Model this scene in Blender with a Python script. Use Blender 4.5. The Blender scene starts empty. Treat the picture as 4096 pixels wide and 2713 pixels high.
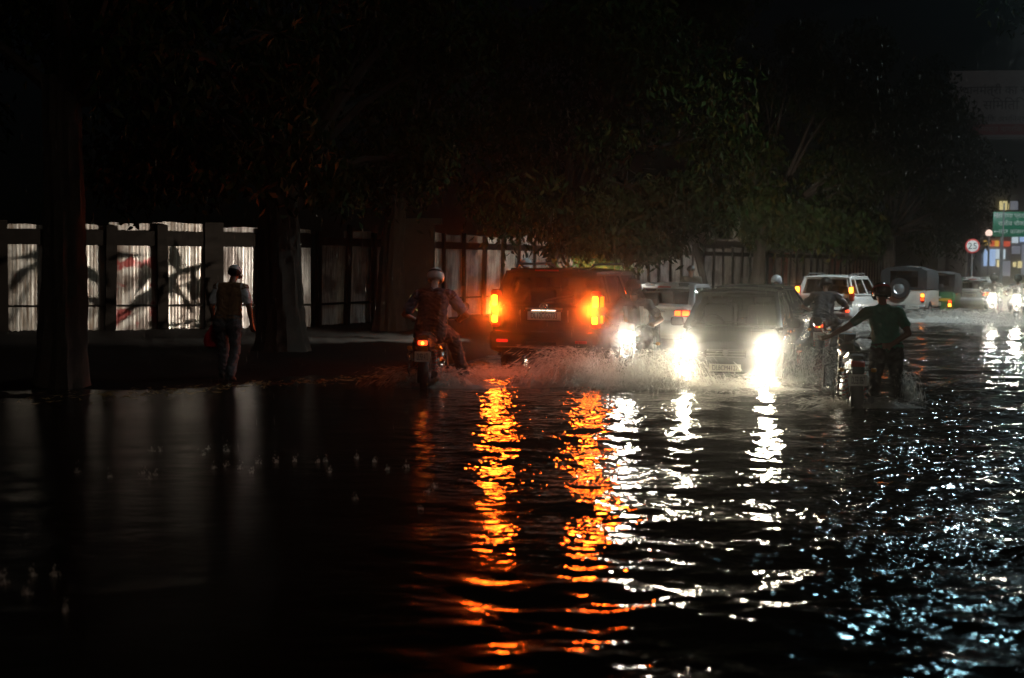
import bpy, bmesh, math, random
import numpy as np
from mathutils import Vector, Matrix, Quaternion
R = math.radians
sc = bpy.context.scene
col = sc.collection
random.seed(7)
rng = np.random.default_rng(11)

# ------------------------------------------------------------------ camera
CAM_H = 1.75
FPX = 50.0 / 36.0 * 1024.0
cd = bpy.data.cameras.new('camera'); cam = bpy.data.objects.new('camera', cd); col.objects.link(cam)
cd.lens = 50; cd.sensor_width = 36; cd.clip_start = 0.05; cd.clip_end = 2000
cam.location = (0, 0, CAM_H)
PITCH = math.atan((339 - 262.0) / FPX)
cam.rotation_mode = 'QUATERNION'
cam.rotation_quaternion = (Matrix.Rotation(math.pi/2 - PITCH, 3, 'X') @ Matrix.Rotation(R(0.5), 3, 'Z')).to_quaternion()
cd.dof.use_dof = True; cd.dof.focus_distance = 21; cd.dof.aperture_fstop = 2.0
sc.camera = cam
CM = cam.rotation_quaternion.to_matrix()
def ray(px, py):
    return CM @ Vector(((px - 512) / FPX, -(py - 339) / FPX, -1.0))
def at(px, py, Y):                       # the point seen at a pixel, at distance Y along the ground
    d = ray(px, py); return Vector((0, 0, CAM_H)) + d * (Y / d.y)
def gx(px, Y, py=340):                   # X on the ground under that pixel column, at distance Y
    return at(px, py, Y).x

# ------------------------------------------------------------------ world, fill light, exposure
w = bpy.data.worlds.new('World'); sc.world = w; w.use_nodes = True
nt = w.node_tree; bg = nt.nodes['Background']
sky = nt.nodes.new('ShaderNodeTexSky'); sky.sky_type = 'NISHITA'; sky.sun_disc = False
sky.sun_elevation = R(35); sky.sun_rotation = R(155)
nt.links.new(sky.outputs[0], bg.inputs[0]); bg.inputs[1].default_value = 0.0002
ml = bpy.data.lights.new('fill_light', 'SUN'); mo = bpy.data.objects.new('fill_light', ml); col.objects.link(mo)
ml.energy = 0.11; ml.angle = R(15); ml.color = (1.0, 0.92, 0.82); mo.rotation_euler = (R(55), 0, R(25)); mo.location = (0, 0, 40)  # soft warm fill added from behind the camera for the figures' backs
sc.view_settings.view_transform = 'Standard'; sc.view_settings.look = 'None'
sc.view_settings.exposure = 0; sc.view_settings.gamma = 1
sc.render.engine = 'CYCLES'
cy = sc.cycles
cy.use_denoising = True
try: cy.denoiser = 'OPENIMAGEDENOISE'
except Exception: pass
cy.max_bounces = 5; cy.diffuse_bounces = 2; cy.glossy_bounces = 4; cy.transmission_bounces = 4
cy.volume_bounces = 0; cy.transparent_max_bounces = 10
cy.sample_clamp_direct = 0; cy.sample_clamp_indirect = 60
cy.caustics_reflective = False; cy.caustics_refractive = False
cy.use_adaptive_sampling = False

# ------------------------------------------------------------------ materials
MAT = {}
def mat(name, color=(.5,.5,.5), rough=.5, metal=0., emit=None, es=0., spec=.5, noise=0., nscale=8., coat=0., bump=0., sheen=0):
    m = bpy.data.materials.new(name); m.use_nodes = True; n = m.node_tree.nodes; l = m.node_tree.links
    b = n['Principled BSDF']
    b.inputs['Base Color'].default_value = (*color, 1); b.inputs['Roughness'].default_value = rough
    b.inputs['Metallic'].default_value = metal; b.inputs['Specular IOR Level'].default_value = spec
    b.inputs['Coat Weight'].default_value = coat; b.inputs['Coat Roughness'].default_value = .05
    if emit: b.inputs['Emission Color'].default_value = (*emit, 1); b.inputs['Emission Strength'].default_value = es
    if noise or bump:
        tc = n.new('ShaderNodeTexCoord'); nz = n.new('ShaderNodeTexNoise'); nz.inputs['Scale'].default_value = nscale
        nz.inputs['Detail'].default_value = 6
        l.new(tc.outputs['Object'], nz.inputs['Vector'])
        if noise:
            mx = n.new('ShaderNodeMixRGB'); mx.blend_type = 'MULTIPLY'; mx.inputs[0].default_value = 1
            cr = n.new('ShaderNodeValToRGB'); lo = 1 - noise
            cr.color_ramp.elements[0].color = (lo, lo, lo, 1); cr.color_ramp.elements[0].position = .3
            cr.color_ramp.elements[1].color = (1, 1, 1, 1); cr.color_ramp.elements[1].position = .7
            mx.inputs[1].default_value = (*color, 1)
            l.new(nz.outputs[0], cr.inputs[0]); l.new(cr.outputs[0], mx.inputs[2]); l.new(mx.outputs[0], b.inputs['Base Color'])
        if bump:
            bp = n.new('ShaderNodeBump'); bp.inputs['Strength'].default_value = bump; bp.inputs['Distance'].default_value = .02
            l.new(nz.outputs[0], bp.inputs['Height']); l.new(bp.outputs[0], b.inputs['Normal'])
    MAT[name] = m; return m
def glass(name, tint=(.25,.28,.28), gl=.06):
    m = bpy.data.materials.new(name); m.use_nodes = True; n = m.node_tree.nodes; l = m.node_tree.links
    n.clear(); o = n.new('ShaderNodeOutputMaterial'); t = n.new('ShaderNodeBsdfTransparent'); t.inputs[0].default_value = (*tint, 1)
    g = n.new('ShaderNodeBsdfGlossy'); g.inputs['Roughness'].default_value = gl; mx = n.new('ShaderNodeMixShader')
    f = n.new('ShaderNodeFresnel'); f.inputs[0].default_value = 1.45
    l.new(f.outputs[0], mx.inputs[0]); l.new(t.outputs[0], mx.inputs[1]); l.new(g.outputs[0], mx.inputs[2]); l.new(mx.outputs[0], o.inputs[0])
    MAT[name] = m; return m
def emis(name, color, s):
    m = bpy.data.materials.new(name); m.use_nodes = True; n = m.node_tree.nodes; l = m.node_tree.links
    n.clear(); o = n.new('ShaderNodeOutputMaterial'); e = n.new('ShaderNodeEmission')
    e.inputs[0].default_value = (*color, 1); e.inputs[1].default_value = s; l.new(e.outputs[0], o.inputs[0])
    MAT[name] = m; return m

mat('black_paint', (.012,.011,.012), .22, coat=.6, noise=.3)
mat('dark_paint', (.03,.032,.033), .25, coat=.6, noise=.2)
mat('silver_paint', (.42,.43,.44), .3, metal=.5, coat=.5, noise=.15)
mat('white_paint', (.62,.61,.57), .3, coat=.5, noise=.15)
mat('cream_paint', (.55,.52,.45), .35, noise=.25)
mat('green_paint', (.02,.16,.06), .35, coat=.3)
mat('yellow_paint', (.6,.4,.04), .4, coat=.3)
mat('red_paint', (.35,.03,.02), .35, coat=.4)
mat('plastic', (.018,.018,.018), .5, noise=.3)
mat('rubber', (.014,.014,.014), .75, noise=.4, nscale=20)
mat('chrome', (.75,.75,.75), .14, metal=1.)
mat('steel', (.35,.35,.36), .3, metal=1., noise=.3)
mat('alloy', (.45,.45,.45), .3, metal=.8)
mat('canvas', (.02,.021,.02), .85, noise=.4)
mat('seat_fabric', (.03,.03,.03), .8)
mat('plate_white', (.68,.66,.58), .4, noise=.15, nscale=25)
mat('ink', (.015,.015,.015), .5)
glass('window_glass', (.68,.7,.69)); glass('dark_glass', (.06,.055,.05), .05); glass('clear_glass', (.8,.82,.8), .03)
emis('headlight_glow', (1., .90, .66), 210); emis('moto_headlight_glow', (1.,.93,.74), 85); emis('far_headlight_glow', (1.,.92,.74), 110)
emis('fog_glow', (1., .88, .62), 120)
emis('brake_glow', (1., .088, .003), 28)
emis('brake_glow_soft', (1., .10, .006), 5)
emis('tail_glow', (1., .05, .01), 4.5)
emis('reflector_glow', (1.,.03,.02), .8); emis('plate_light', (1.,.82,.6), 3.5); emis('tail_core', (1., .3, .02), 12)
emis('indicator_glow', (1., .6, .25), 6)
mat('red_lens', (.35,.012,.008), .25, coat=.5)
mat('amber_lens', (.5,.2,.02), .25, coat=.5)
mat('clear_lens', (.5,.5,.48), .2, coat=.5)
mat('skin', (.17,.085,.05), .5)
mat('bark', (.05,.034,.022), .9, noise=.6, nscale=5, bump=.9)
mat('leaf', (.018,.032,.004), .7, spec=.1, noise=.5, nscale=.9)
mat('leaf_yellow', (.05,.04,.004), .7, spec=.1, noise=.5, nscale=1.2)
mat('foam', (.75,.72,.66), .35)
mat('pale_wall', (.42,.36,.33), .8, noise=.35, nscale=1.5)
mat('concrete', (.3,.28,.26), .85, noise=.4, nscale=2)

# ------------------------------------------------------------------ mesh helpers
def xyz(a, b):
    a = Vector(a); b = Vector(b); d = b - a
    L = d.length or 1e-6; z = d / L
    u = z.orthogonal().normalized(); return u, z.cross(u), z, L
class MB:
    def __init__(s): s.v = []; s.f = []; s.m = []
    def add(s, vs, fs, mi=0):
        k = len(s.v); s.v += [tuple(p) for p in vs]; s.f += [tuple(i + k for i in f) for f in fs]; s.m += [mi] * len(fs); return s
    def box(s, c, d, mi=0, rz=0., rx=0., ry=0., taper=1.):
        hx, hy, hz = d[0]/2, d[1]/2, d[2]/2; M = Matrix.Rotation(rz,3,'Z') @ Matrix.Rotation(ry,3,'Y') @ Matrix.Rotation(rx,3,'X')
        vs = []
        for z in (-1, 1):
            t = taper if z > 0 else 1.
            for x, y in ((-1,-1),(1,-1),(1,1),(-1,1)): vs.append(Vector(c) + M @ Vector((x*hx*t, y*hy*t, z*hz)))
        return s.add(vs, [(3,2,1,0),(4,5,6,7),(0,1,5,4),(1,2,6,5),(2,3,7,6),(3,0,4,7)], mi)
    def rbox(s, c, d, r=.03, mi=0, rz=0., rx=0., ry=0., seg=2):      # rounded box
        bm = bmesh.new(); bmesh.ops.create_cube(bm, size=1)
        for v in bm.verts: v.co = Vector((v.co.x*d[0], v.co.y*d[1], v.co.z*d[2]))
        bmesh.ops.bevel(bm, geom=bm.edges[:], offset=min(r, min(d)*.49), segments=seg, affect='EDGES', profile=.5)
        M = Matrix.Rotation(rz,3,'Z') @ Matrix.Rotation(ry,3,'Y') @ Matrix.Rotation(rx,3,'X'); bm.verts.index_update()
        s.add([Vector(c) + M @ v.co for v in bm.verts], [[v.index for v in f.verts] for f in bm.faces], mi); bm.free(); return s
    def tube(s, pts, rad, n=8, mi=0, cap=True):
        pts = [Vector(p) for p in pts]
        if not hasattr(rad, '__len__'): rad = [rad]*len(pts)
        vs = []; fs = []; u = None
        for i, p in enumerate(pts):
            d = (pts[min(i+1,len(pts)-1)] - pts[max(i-1,0)]).normalized()
            if u is None: u = d.orthogonal().normalized()
            else:
                u = u - d * u.dot(d)
                u = u.normalized() if u.length > 1e-6 else d.orthogonal().normalized()
            v = d.cross(u)
            for k in range(n):
                a = 2*math.pi*k/n; vs.append(p + (u*math.cos(a) + v*math.sin(a)) * rad[i])
        for i in range(len(pts)-1):
            for k in range(n): fs.append((i*n+k, i*n+(k+1)%n, (i+1)*n+(k+1)%n, (i+1)*n+k))
        if cap: fs.append(tuple(range(n-1,-1,-1))); fs.append(tuple((len(pts)-1)*n+k for k in range(n)))
        return s.add(vs, fs, mi)
    def lathe(s, c, axis, prof, n=20, mi=0, close=False):    # prof: (radius, height along axis)
        a = Vector(axis).normalized(); u = a.orthogonal().normalized(); v = a.cross(u); vs = []; fs = []
        for r, h in prof:
            for k in range(n):
                t = 2*math.pi*k/n; vs.append(Vector(c) + a*h + (u*math.cos(t)+v*math.sin(t))*max(r,1e-4))
        P = len(prof)
        for i in range(P if close else P-1):
            j = (i+1) % P
            for k in range(n): fs.append((i*n+k, i*n+(k+1)%n, j*n+(k+1)%n, j*n+k))
        return s.add(vs, fs, mi)
    def loft(s, rings, mi=0, cap=True):
        n = len(rings[0]); vs = [p for r in rings for p in r]; fs = []
        for i in range(len(rings)-1):
            for k in range(n): fs.append((i*n+k, i*n+(k+1)%n, (i+1)*n+(k+1)%n, (i+1)*n+k))
        if cap: fs.append(tuple(range(n-1,-1,-1))); fs.append(tuple((len(rings)-1)*n+k for k in range(n)))
        return s.add(vs, fs, mi)
    def prism(s, pts, off, mi=0):            # polygon pushed along a vector
        off = Vector(off); pts = [Vector(p) for p in pts]; n = len(pts)
        return s.add(pts + [p + off for p in pts], [tuple(range(n-1,-1,-1)), tuple(range(n,2*n))] + [(k,(k+1)%n,(k+1)%n+n,k+n) for k in range(n)], mi)
    def ball(s, c, r, mi=0, n=12, sc_=(1,1,1)):
        pr = [(math.sin(math.pi*i/(n//2)), -math.cos(math.pi*i/(n//2))) for i in range(n//2+1)]
        b = MB().lathe((0,0,0),(0,0,1),pr,n); return s.add([Vector(c)+Vector((p[0]*r*sc_[0],p[1]*r*sc_[1],p[2]*r*sc_[2])) for p in b.v], b.f, mi)
    def mesh(s, name, mats, smooth=False):
        me = bpy.data.meshes.new(name); me.from_pydata(s.v, [], s.f)
        for m in (mats if isinstance(mats,(list,tuple)) else [mats]): me.materials.append(MAT[m] if isinstance(m,str) else m)
        if any(s.m): me.polygons.foreach_set('material_index', s.m)
        if smooth: me.shade_smooth()
        bm = bmesh.new(); bm.from_mesh(me); bmesh.ops.recalc_face_normals(bm, faces=bm.faces); bm.to_mesh(me); bm.free()
        if smooth:
            try: me.set_sharp_from_angle(angle=R(40))
            except Exception: pass
        return me
    def build(s, name, mats, parent=None, smooth=True, loc=(0,0,0), rz=0):
        o = bpy.data.objects.new(name, s.mesh(name, mats, smooth)); col.objects.link(o); o.parent = parent
        o.location = loc; o.rotation_euler = (0,0,rz); return o
def fastmesh(name, V, F, mats, smooth=False, mi=None):
    me = bpy.data.meshes.new(name); V = np.asarray(V, np.float32); F = np.asarray(F, np.int32); k = F.shape[1]
    me.vertices.add(len(V)); me.vertices.foreach_set('co', V.ravel())
    me.loops.add(F.size); me.loops.foreach_set('vertex_index', F.ravel())
    me.polygons.add(len(F)); me.polygons.foreach_set('loop_start', np.arange(0, F.size, k, dtype=np.int32))
    for m in (mats if isinstance(mats,(list,tuple)) else [mats]): me.materials.append(MAT[m] if isinstance(m,str) else m)
    if mi is not None: me.polygons.foreach_set('material_index', np.asarray(mi, np.int32))
    me.update(calc_edges=True)
    if smooth: me.shade_smooth()
    return me
def link(name, me, parent=None, loc=(0,0,0), rz=0):
    o = bpy.data.objects.new(name, me); col.objects.link(o); o.parent = parent; o.location = loc; o.rotation_euler = (0,0,rz); return o
def empty(name, loc, rz=0, label=None, cat=None, group=None):
    o = bpy.data.objects.new(name, None); col.objects.link(o); o.location = loc; o.rotation_euler = (0,0,rz); o.empty_display_size = .2
    return tag(o, label, cat, group)
def tag(o, label=None, cat=None, group=None, kind=None):
    if label: o['label'] = label
    if cat: o['category'] = cat
    if group: o['group'] = group
    if kind: o['kind'] = kind
    return o
def text(body, size, parent, loc, rot, m, name='lettering', thick=.002, sx=1.):
    cu = bpy.data.curves.new(name, 'FONT'); cu.body = body; cu.size = size; cu.align_x = 'CENTER'; cu.align_y = 'CENTER'; cu.extrude = thick
    t = bpy.data.objects.new(name + '_tmp', cu); col.objects.link(t); bpy.context.view_layer.update()
    me = bpy.data.meshes.new_from_object(t.evaluated_get(bpy.context.evaluated_depsgraph_get()))
    bpy.data.objects.remove(t); bpy.data.curves.remove(cu)
    me.materials.clear(); me.materials.append(MAT[m]); o = link(name, me, parent, loc); o.rotation_euler = rot; o.scale = (sx,1,1); return o
def spot(name, parent, loc, direction, power, angle=70, blend=.8, color=(1,.9,.7), radius=.06):
    l = bpy.data.lights.new(name, 'SPOT'); l.energy = power; l.spot_size = R(angle); l.spot_blend = blend; l.color = color; l.shadow_soft_size = radius
    o = bpy.data.objects.new(name, l); col.objects.link(o); o.parent = parent; o.location = loc
    o.rotation_euler = Vector(direction).to_track_quat('-Z','Y').to_euler(); return o
def vnoise(x, y, seed=0):                 # smooth value noise in the plane
    xi = np.floor(x).astype(int); yi = np.floor(y).astype(int); fx = x-xi; fy = y-yi
    fx = fx*fx*(3-2*fx); fy = fy*fy*(3-2*fy)
    def h(a, b):
        n = (a*374761393 + b*668265263 + seed*974634777) & 0x7fffffff
        n = ((n ^ (n >> 13)) * 1274126177) & 0x7fffffff
        return ((n ^ (n >> 16)) & 0xffff) / 65535.
    return (h(xi,yi)*(1-fx)+h(xi+1,yi)*fx)*(1-fy) + (h(xi,yi+1)*(1-fx)+h(xi+1,yi+1)*fx)*fy

# ================================================================== SETTING
# ---- flood water over the road
def waves(X, Y, dmin):
    Z = np.zeros_like(X); r = np.random.default_rng(5)
    chop = np.clip((X + 1.3 + .02*Y) / 2.6, 0, 1)
    chop = .09 + .91*chop*chop*(3-2*chop)
    patch = vnoise(X*.55+3, Y*.28, 3)*.6 + vnoise(X*1.3, Y*.7+9, 4)*.4
    A = chop * (.35 + 1.3*np.clip(patch*1.6-.3, 0, 1))
    xw = X + .25*vnoise(X*.9, Y*.9, 8); yw = Y + .3*vnoise(X*.7+5, Y*.8, 9)
    for i in range(56):
        lam = .16 * (14.) ** (i/55.) ; th = r.normal(R(92), R(34)); ph = r.uniform(0, 6.28)
        k = 2*math.pi/lam; slope = .024 * (1.0 if lam < .9 else .62)
        wgt = np.clip(lam/(3.2*dmin) - .6, 0, 1)
        Z += A*wgt*slope/k * np.sin(k*(xw*math.cos(th) + yw*math.sin(th)) + ph)
    big = vnoise(X*.42+7, Y*.30+2, 13)*.55 + vnoise(X*1.1, Y*.8+4, 14)*.45
    return Z, chop*(.55 + .9*np.clip((big-.38)*4, 0, 1))
ys = [-30., -10., -3., .5, 1.6]
y = 2.4
while y < 75: ys.append(y); y *= 1.0042
ys += [80, 90, 110, 150, 220, 320]
ys = np.array(ys); NC = 420
u = np.linspace(-1, 1, NC)
outer = np.array([-140, -60, -30.])
rowsX = []
for yy in ys:
    hw = max(4., min(.52*abs(yy)+2.5, 40))
    rowsX.append(np.concatenate([outer - 12, u*hw, -outer[::-1] + 12]))
WX = np.array(rowsX); WY = np.repeat(ys[:,None], WX.shape[1], 1)
dmin = np.maximum(np.abs(WY)*.0042, np.abs(np.gradient(WX, axis=1)))
WZ, chop = waves(WX, WY, dmin); WZ[WY > 76] = 0; WZ[WY < 1.7] = 0; WZ[:, :3] = 0; WZ[:, -3:] = 0
nr, nc = WX.shape
idx = np.arange(nr*nc).reshape(nr, nc)
F = np.stack([idx[:-1,:-1], idx[:-1,1:], idx[1:,1:], idx[1:,:-1]], -1).reshape(-1,4)
def water_mat():
    m = bpy.data.materials.new('flood_water'); m.use_nodes = True; n = m.node_tree.nodes; l = m.node_tree.links; b = n['Principled BSDF']
    b.inputs['Base Color'].default_value = (.010,.0085,.006,1); b.inputs['Roughness'].default_value = .065; b.inputs['IOR'].default_value = 1.33
    tc = n.new('ShaderNodeTexCoord'); at_ = n.new('ShaderNodeAttribute'); at_.attribute_name = 'chop'
    mr = n.new('ShaderNodeMapRange'); mr.inputs[1].default_value = .05; mr.inputs[2].default_value = .5; mr.inputs[3].default_value = .26; mr.inputs[4].default_value = .065   # rain-pocked still water scatters, moving water mirrors
    l.new(at_.outputs['Fac'], mr.inputs[0]); l.new(mr.outputs[0], b.inputs['Roughness'])
    mp = n.new('ShaderNodeMapping'); mp.inputs['Scale'].default_value = (.8, 1.1, 1); l.new(tc.outputs['Object'], mp.inputs[0])
    n1 = n.new('ShaderNodeTexNoise'); n1.inputs['Scale'].default_value = 6.6; n1.inputs['Detail'].default_value = 2; n1.inputs['Roughness'].default_value = .5; n1.inputs['Distortion'].default_value = .4
    l.new(mp.outputs[0], n1.inputs['Vector'])
    ml_ = n.new('ShaderNodeMath'); ml_.operation = 'MULTIPLY'; l.new(at_.outputs['Fac'], ml_.inputs[0]); l.new(n1.outputs[0], ml_.inputs[1])
    bp = n.new('ShaderNodeBump'); bp.inputs['Strength'].default_value = 1.; bp.inputs['Distance'].default_value = .04
    l.new(ml_.outputs[0], bp.inputs['Height']); l.new(bp.outputs[0], b.inputs['Normal'])
    MAT['flood_water'] = m
water_mat()
wm = fastmesh('water', np.stack([WX,WY,WZ],-1).reshape(-1,3), F, 'flood_water', True)
at_c = wm.attributes.new('chop', 'FLOAT', 'POINT'); at_c.data.foreach_set('value', chop.astype(np.float32).ravel())
water = tag(link('water', wm), kind='structure')

# ---- verge: low muddy bank between the water's edge and the fence
edge = [(-60, 15.5), (gx(0,17.0), 17.0), (gx(150,18.1), 18.1), (gx(250,19.2), 19.2), (gx(340,20.2), 20.2), (gx(415,21.3), 21.3), (gx(470,23.2), 23.2), (gx(520,28), 28), (gx(600,40), 40), (gx(690,58), 58), (gx(800,85), 85), (gx(880,130), 130)]
back = [(-60, 60), (-40, 80), (-30, 90), (-22, 100), (-16, 105), (-12, 110), (-8, 115), (-4, 120), (0, 130), (10, 150), (25, 180), (40, 220)]
V = []; NR = 60; ex = []; 
ep = np.array(edge); bp_ = np.array(back); tt = np.linspace(0, len(ep)-1, 260)
ei = np.stack([np.interp(tt, range(len(ep)), ep[:,k]) for k in (0,1)], -1); bi = np.stack([np.interp(tt, range(len(bp_)), bp_[:,k]) for k in (0,1)], -1)
s = np.linspace(0, 1, NR)**2.2
P = ei[:,None,:]*(1-s[None,:,None]) + bi[:,None,:]*s[None,:,None]
D = np.linalg.norm(P - ei[:,None,:], axis=-1)
Zg = -.05 + .11*np.clip(D/2.5, 0, 1) + .05*np.clip((D-2)/8, 0, 1) + (vnoise(P[...,0]*1.5, P[...,1]*1.5, 21)-.5)*.07 + (vnoise(P[...,0]*5, P[...,1]*5, 22)-.5)*.03
ig = np.arange(260*NR).reshape(260, NR)
Fg = np.stack([ig[:-1,:-1], ig[:-1,1:], ig[1:,1:], ig[1:,:-1]], -1).reshape(-1,4)
mat('mud', (.007,.0055,.004), .8, spec=.1, noise=.5, nscale=3, bump=.6)
verge = tag(link('verge_ground', fastmesh('verge_ground', np.concatenate([P, Zg[...,None]], -1).reshape(-1,3), Fg, 'mud', True)), kind='structure')
def gz(x, y):
    d = np.hypot(P[...,0]-x, P[...,1]-y); k = np.unravel_index(np.argmin(d), d.shape); return float(Zg[k])
gm = MB().box((0, 150, -.6), (430, 420, .1)).build('ground', 'mud', smooth=False); tag(gm, kind='structure')

# ---- haze: the wet air of the downpour
def haze():
    b = MB().box((0, 150, 14.2), (440, 430, 32)); me = bpy.data.meshes.new('haze'); me.from_pydata(b.v, [], b.f)
    m = bpy.data.materials.new('wet_air'); m.use_nodes = True; n = m.node_tree.nodes; n.clear(); o = n.new('ShaderNodeOutputMaterial')
    pv = n.new('ShaderNodeVolumePrincipled'); pv.inputs['Density'].default_value = HAZE_D; pv.inputs['Color'].default_value = (.95,.93,.9,1)
    pv.inputs['Anisotropy'].default_value = HAZE_G; m.node_tree.links.new(pv.outputs[0], o.inputs['Volume'])
    me.materials.append(m); return tag(link('haze', me), 'thin rain haze hanging over the flooded street', 'haze', kind='stuff')
HAZE_D = .0045; HAZE_G = .991
haze()

# ================================================================== FENCE of corrugated sheets
def sheet_mat(name, base, streak, red=0.):
    m = bpy.data.materials.new(name); m.use_nodes = True; n = m.node_tree.nodes; l = m.node_tree.links; b = n['Principled BSDF']
    tc = n.new('ShaderNodeTexCoord'); gi = n.new('ShaderNodeObjectInfo'); va = n.new('ShaderNodeVectorMath'); va.operation = 'ADD'
    vm = n.new('ShaderNodeVectorMath'); vm.operation = 'SCALE'; vm.inputs[0].default_value = (17, 9, 5); l.new(gi.outputs['Random'], vm.inputs['Scale'])
    l.new(tc.outputs['Object'], va.inputs[0]); l.new(vm.outputs[0], va.inputs[1])
    mp = n.new('ShaderNodeMapping'); mp.inputs['Scale'].default_value = (9, 9, .7); l.new(va.outputs[0], mp.inputs[0])
    nz = n.new('ShaderNodeTexNoise'); nz.inputs['Scale'].default_value = 2.2; nz.inputs['Detail'].default_value = 5; l.new(mp.outputs[0], nz.inputs['Vector'])
    cr = n.new('ShaderNodeValToRGB'); e = cr.color_ramp.elements
    e[0].position = .36; e[0].color = (*streak, 1); e[1].position = .56; e[1].color = (*base, 1); l.new(nz.outputs[0], cr.inputs[0])
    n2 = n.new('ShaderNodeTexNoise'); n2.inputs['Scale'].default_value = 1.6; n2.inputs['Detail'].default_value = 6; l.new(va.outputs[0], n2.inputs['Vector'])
    c2 = n.new('ShaderNodeValToRGB'); c2.color_ramp.elements[0].position = .40; c2.color_ramp.elements[0].color = (.22,.15,.12,1); c2.color_ramp.elements[1].position = .52  # dark blotches: stains that also stand in for leaf shadows
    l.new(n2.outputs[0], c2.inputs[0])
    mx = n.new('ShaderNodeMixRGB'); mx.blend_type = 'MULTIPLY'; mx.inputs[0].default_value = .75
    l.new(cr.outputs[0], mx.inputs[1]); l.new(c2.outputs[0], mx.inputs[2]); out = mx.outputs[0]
    if red:
        n3 = n.new('ShaderNodeTexNoise'); n3.inputs['Scale'].default_value = 2.4; n3.inputs['Detail'].default_value = 3; l.new(va.outputs[0], n3.inputs['Vector'])
        c3 = n.new('ShaderNodeValToRGB'); c3.color_ramp.elements[0].position = .57; c3.color_ramp.elements[1].position = .63; l.new(n3.outputs[0], c3.inputs[0])
        m2 = n.new('ShaderNodeMixRGB'); l.new(c3.outputs[0], m2.inputs[0]); l.new(out, m2.inputs[1]); m2.inputs[2].default_value = (.32,.06,.05,1); out = m2.outputs[0]
    l.new(out, b.inputs['Base Color']); b.inputs['Roughness'].default_value = .38; b.inputs['Metallic'].default_value = .2
    MAT[name] = m
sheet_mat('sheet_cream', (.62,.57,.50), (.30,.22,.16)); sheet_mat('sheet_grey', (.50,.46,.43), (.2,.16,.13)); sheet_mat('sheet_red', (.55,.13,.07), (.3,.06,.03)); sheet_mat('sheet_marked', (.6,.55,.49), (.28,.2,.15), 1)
mat('fence_post', (.013,.010,.008), .95, spec=.05, noise=.5)
def sheet_mesh(name, m, wd=1.12, h=2.42, seed=0):
    r = random.Random(seed); nx = 15*6; r2 = [random.Random(seed*77+i).uniform(-1,1) for i in range(nx+1)]; V = []; Fc = []; nz = 14
    for j in range(nz+1):
        z = h*j/nz
        for i in range(nx+1):
            x = -wd/2 + wd*i/nx
            yy = .0025*math.sin(2*math.pi*i/6) + .004*math.sin(2*math.pi*i/19.7+seed) + .0022*r2[i] + .02*math.sin(1.7*z+seed)*math.sin(3*x+seed) + .012*math.sin(5*x+seed*2+z)
            zz = z + (r.uniform(-.03,.015) if j in (0,) else 0) + (.02*math.sin(seed+x*4) if j == nz else 0)
            V.append((x, yy, zz))
    for j in range(nz):
        for i in range(nx):
            a = j*(nx+1)+i; Fc.append((a, a+1, a+nx+2, a+nx+1))
    return fastmesh(name, V, Fc, m, True)
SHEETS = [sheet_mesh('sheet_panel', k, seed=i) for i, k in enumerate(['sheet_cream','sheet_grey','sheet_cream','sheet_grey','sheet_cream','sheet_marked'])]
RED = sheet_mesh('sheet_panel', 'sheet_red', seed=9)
def fence(pts, label, seed, spacing=1.2, red=(), rail=True):
    r = random.Random(seed); root = empty('sheet_fence', (pts[0][0], pts[0][1], 0), 0, label, 'fence')
    o0 = Vector((pts[0][0], pts[0][1], 0)); n = 0
    pm = MB().box((0,0,1.22), (.11,.09,2.62)).mesh('post', 'fence_post')
    for a, b in zip(pts[:-1], pts[1:]):
        a = Vector((*a,0)); b = Vector((*b,0)); L = (b-a).length; k = max(1, round(L/spacing)); d = (b-a)/k; ang = math.atan2(d.y, d.x)
        nrm = Vector((d.y, -d.x, 0)).normalized()
        for i in range(k):
            c = a + d*(i+.5) - o0; z = gz(*(a+d*(i+.5)).xy)
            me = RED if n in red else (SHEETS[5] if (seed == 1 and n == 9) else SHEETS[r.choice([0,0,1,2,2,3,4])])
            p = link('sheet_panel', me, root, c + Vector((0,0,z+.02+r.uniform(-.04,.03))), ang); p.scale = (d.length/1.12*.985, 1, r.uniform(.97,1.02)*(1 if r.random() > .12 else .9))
            p.rotation_euler = (r.uniform(-.02,.02), r.uniform(-.008,.008), ang)
            q = link('post', pm, root, a + d*i - o0 + nrm*.09 + Vector((0,0,z-.08)), ang); q.rotation_euler = (r.uniform(-.02,.02), r.uniform(-.02,.02), ang); q.scale = (r.choice([2.2,3.2,4.]) if seed == 1 else r.choice([1,1,1.5]),1,r.uniform(.95,1.04)); n += 1
        if rail:
            mid = (a+b)/2 - o0
            for zz, hh in ((2.17,.34 if seed == 1 else .2),(.62,.05)):
                MB().box((0,0,0), (L,.05,hh)).build('rail', 'fence_post', root, False, mid + nrm*.06 + Vector((0,0,zz+.05)), ang)
    return root
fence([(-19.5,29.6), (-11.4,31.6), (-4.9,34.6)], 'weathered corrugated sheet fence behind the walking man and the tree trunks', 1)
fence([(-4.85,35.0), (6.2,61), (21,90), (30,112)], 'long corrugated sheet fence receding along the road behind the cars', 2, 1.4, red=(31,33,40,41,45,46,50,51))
# leaning pole in front of the far fence
a0 = at(705, 286, 50); a1 = at(695, 244, 50)
tag(MB().tube([(a0.x,50,.0-.05), tuple(a0), tuple(a1)], [.14,.13,.12], 8).build('leaning_pole', 'fence_post'), 'dark wooden pole leaning against the sheet fence behind the silver sedan', 'pole')

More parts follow.
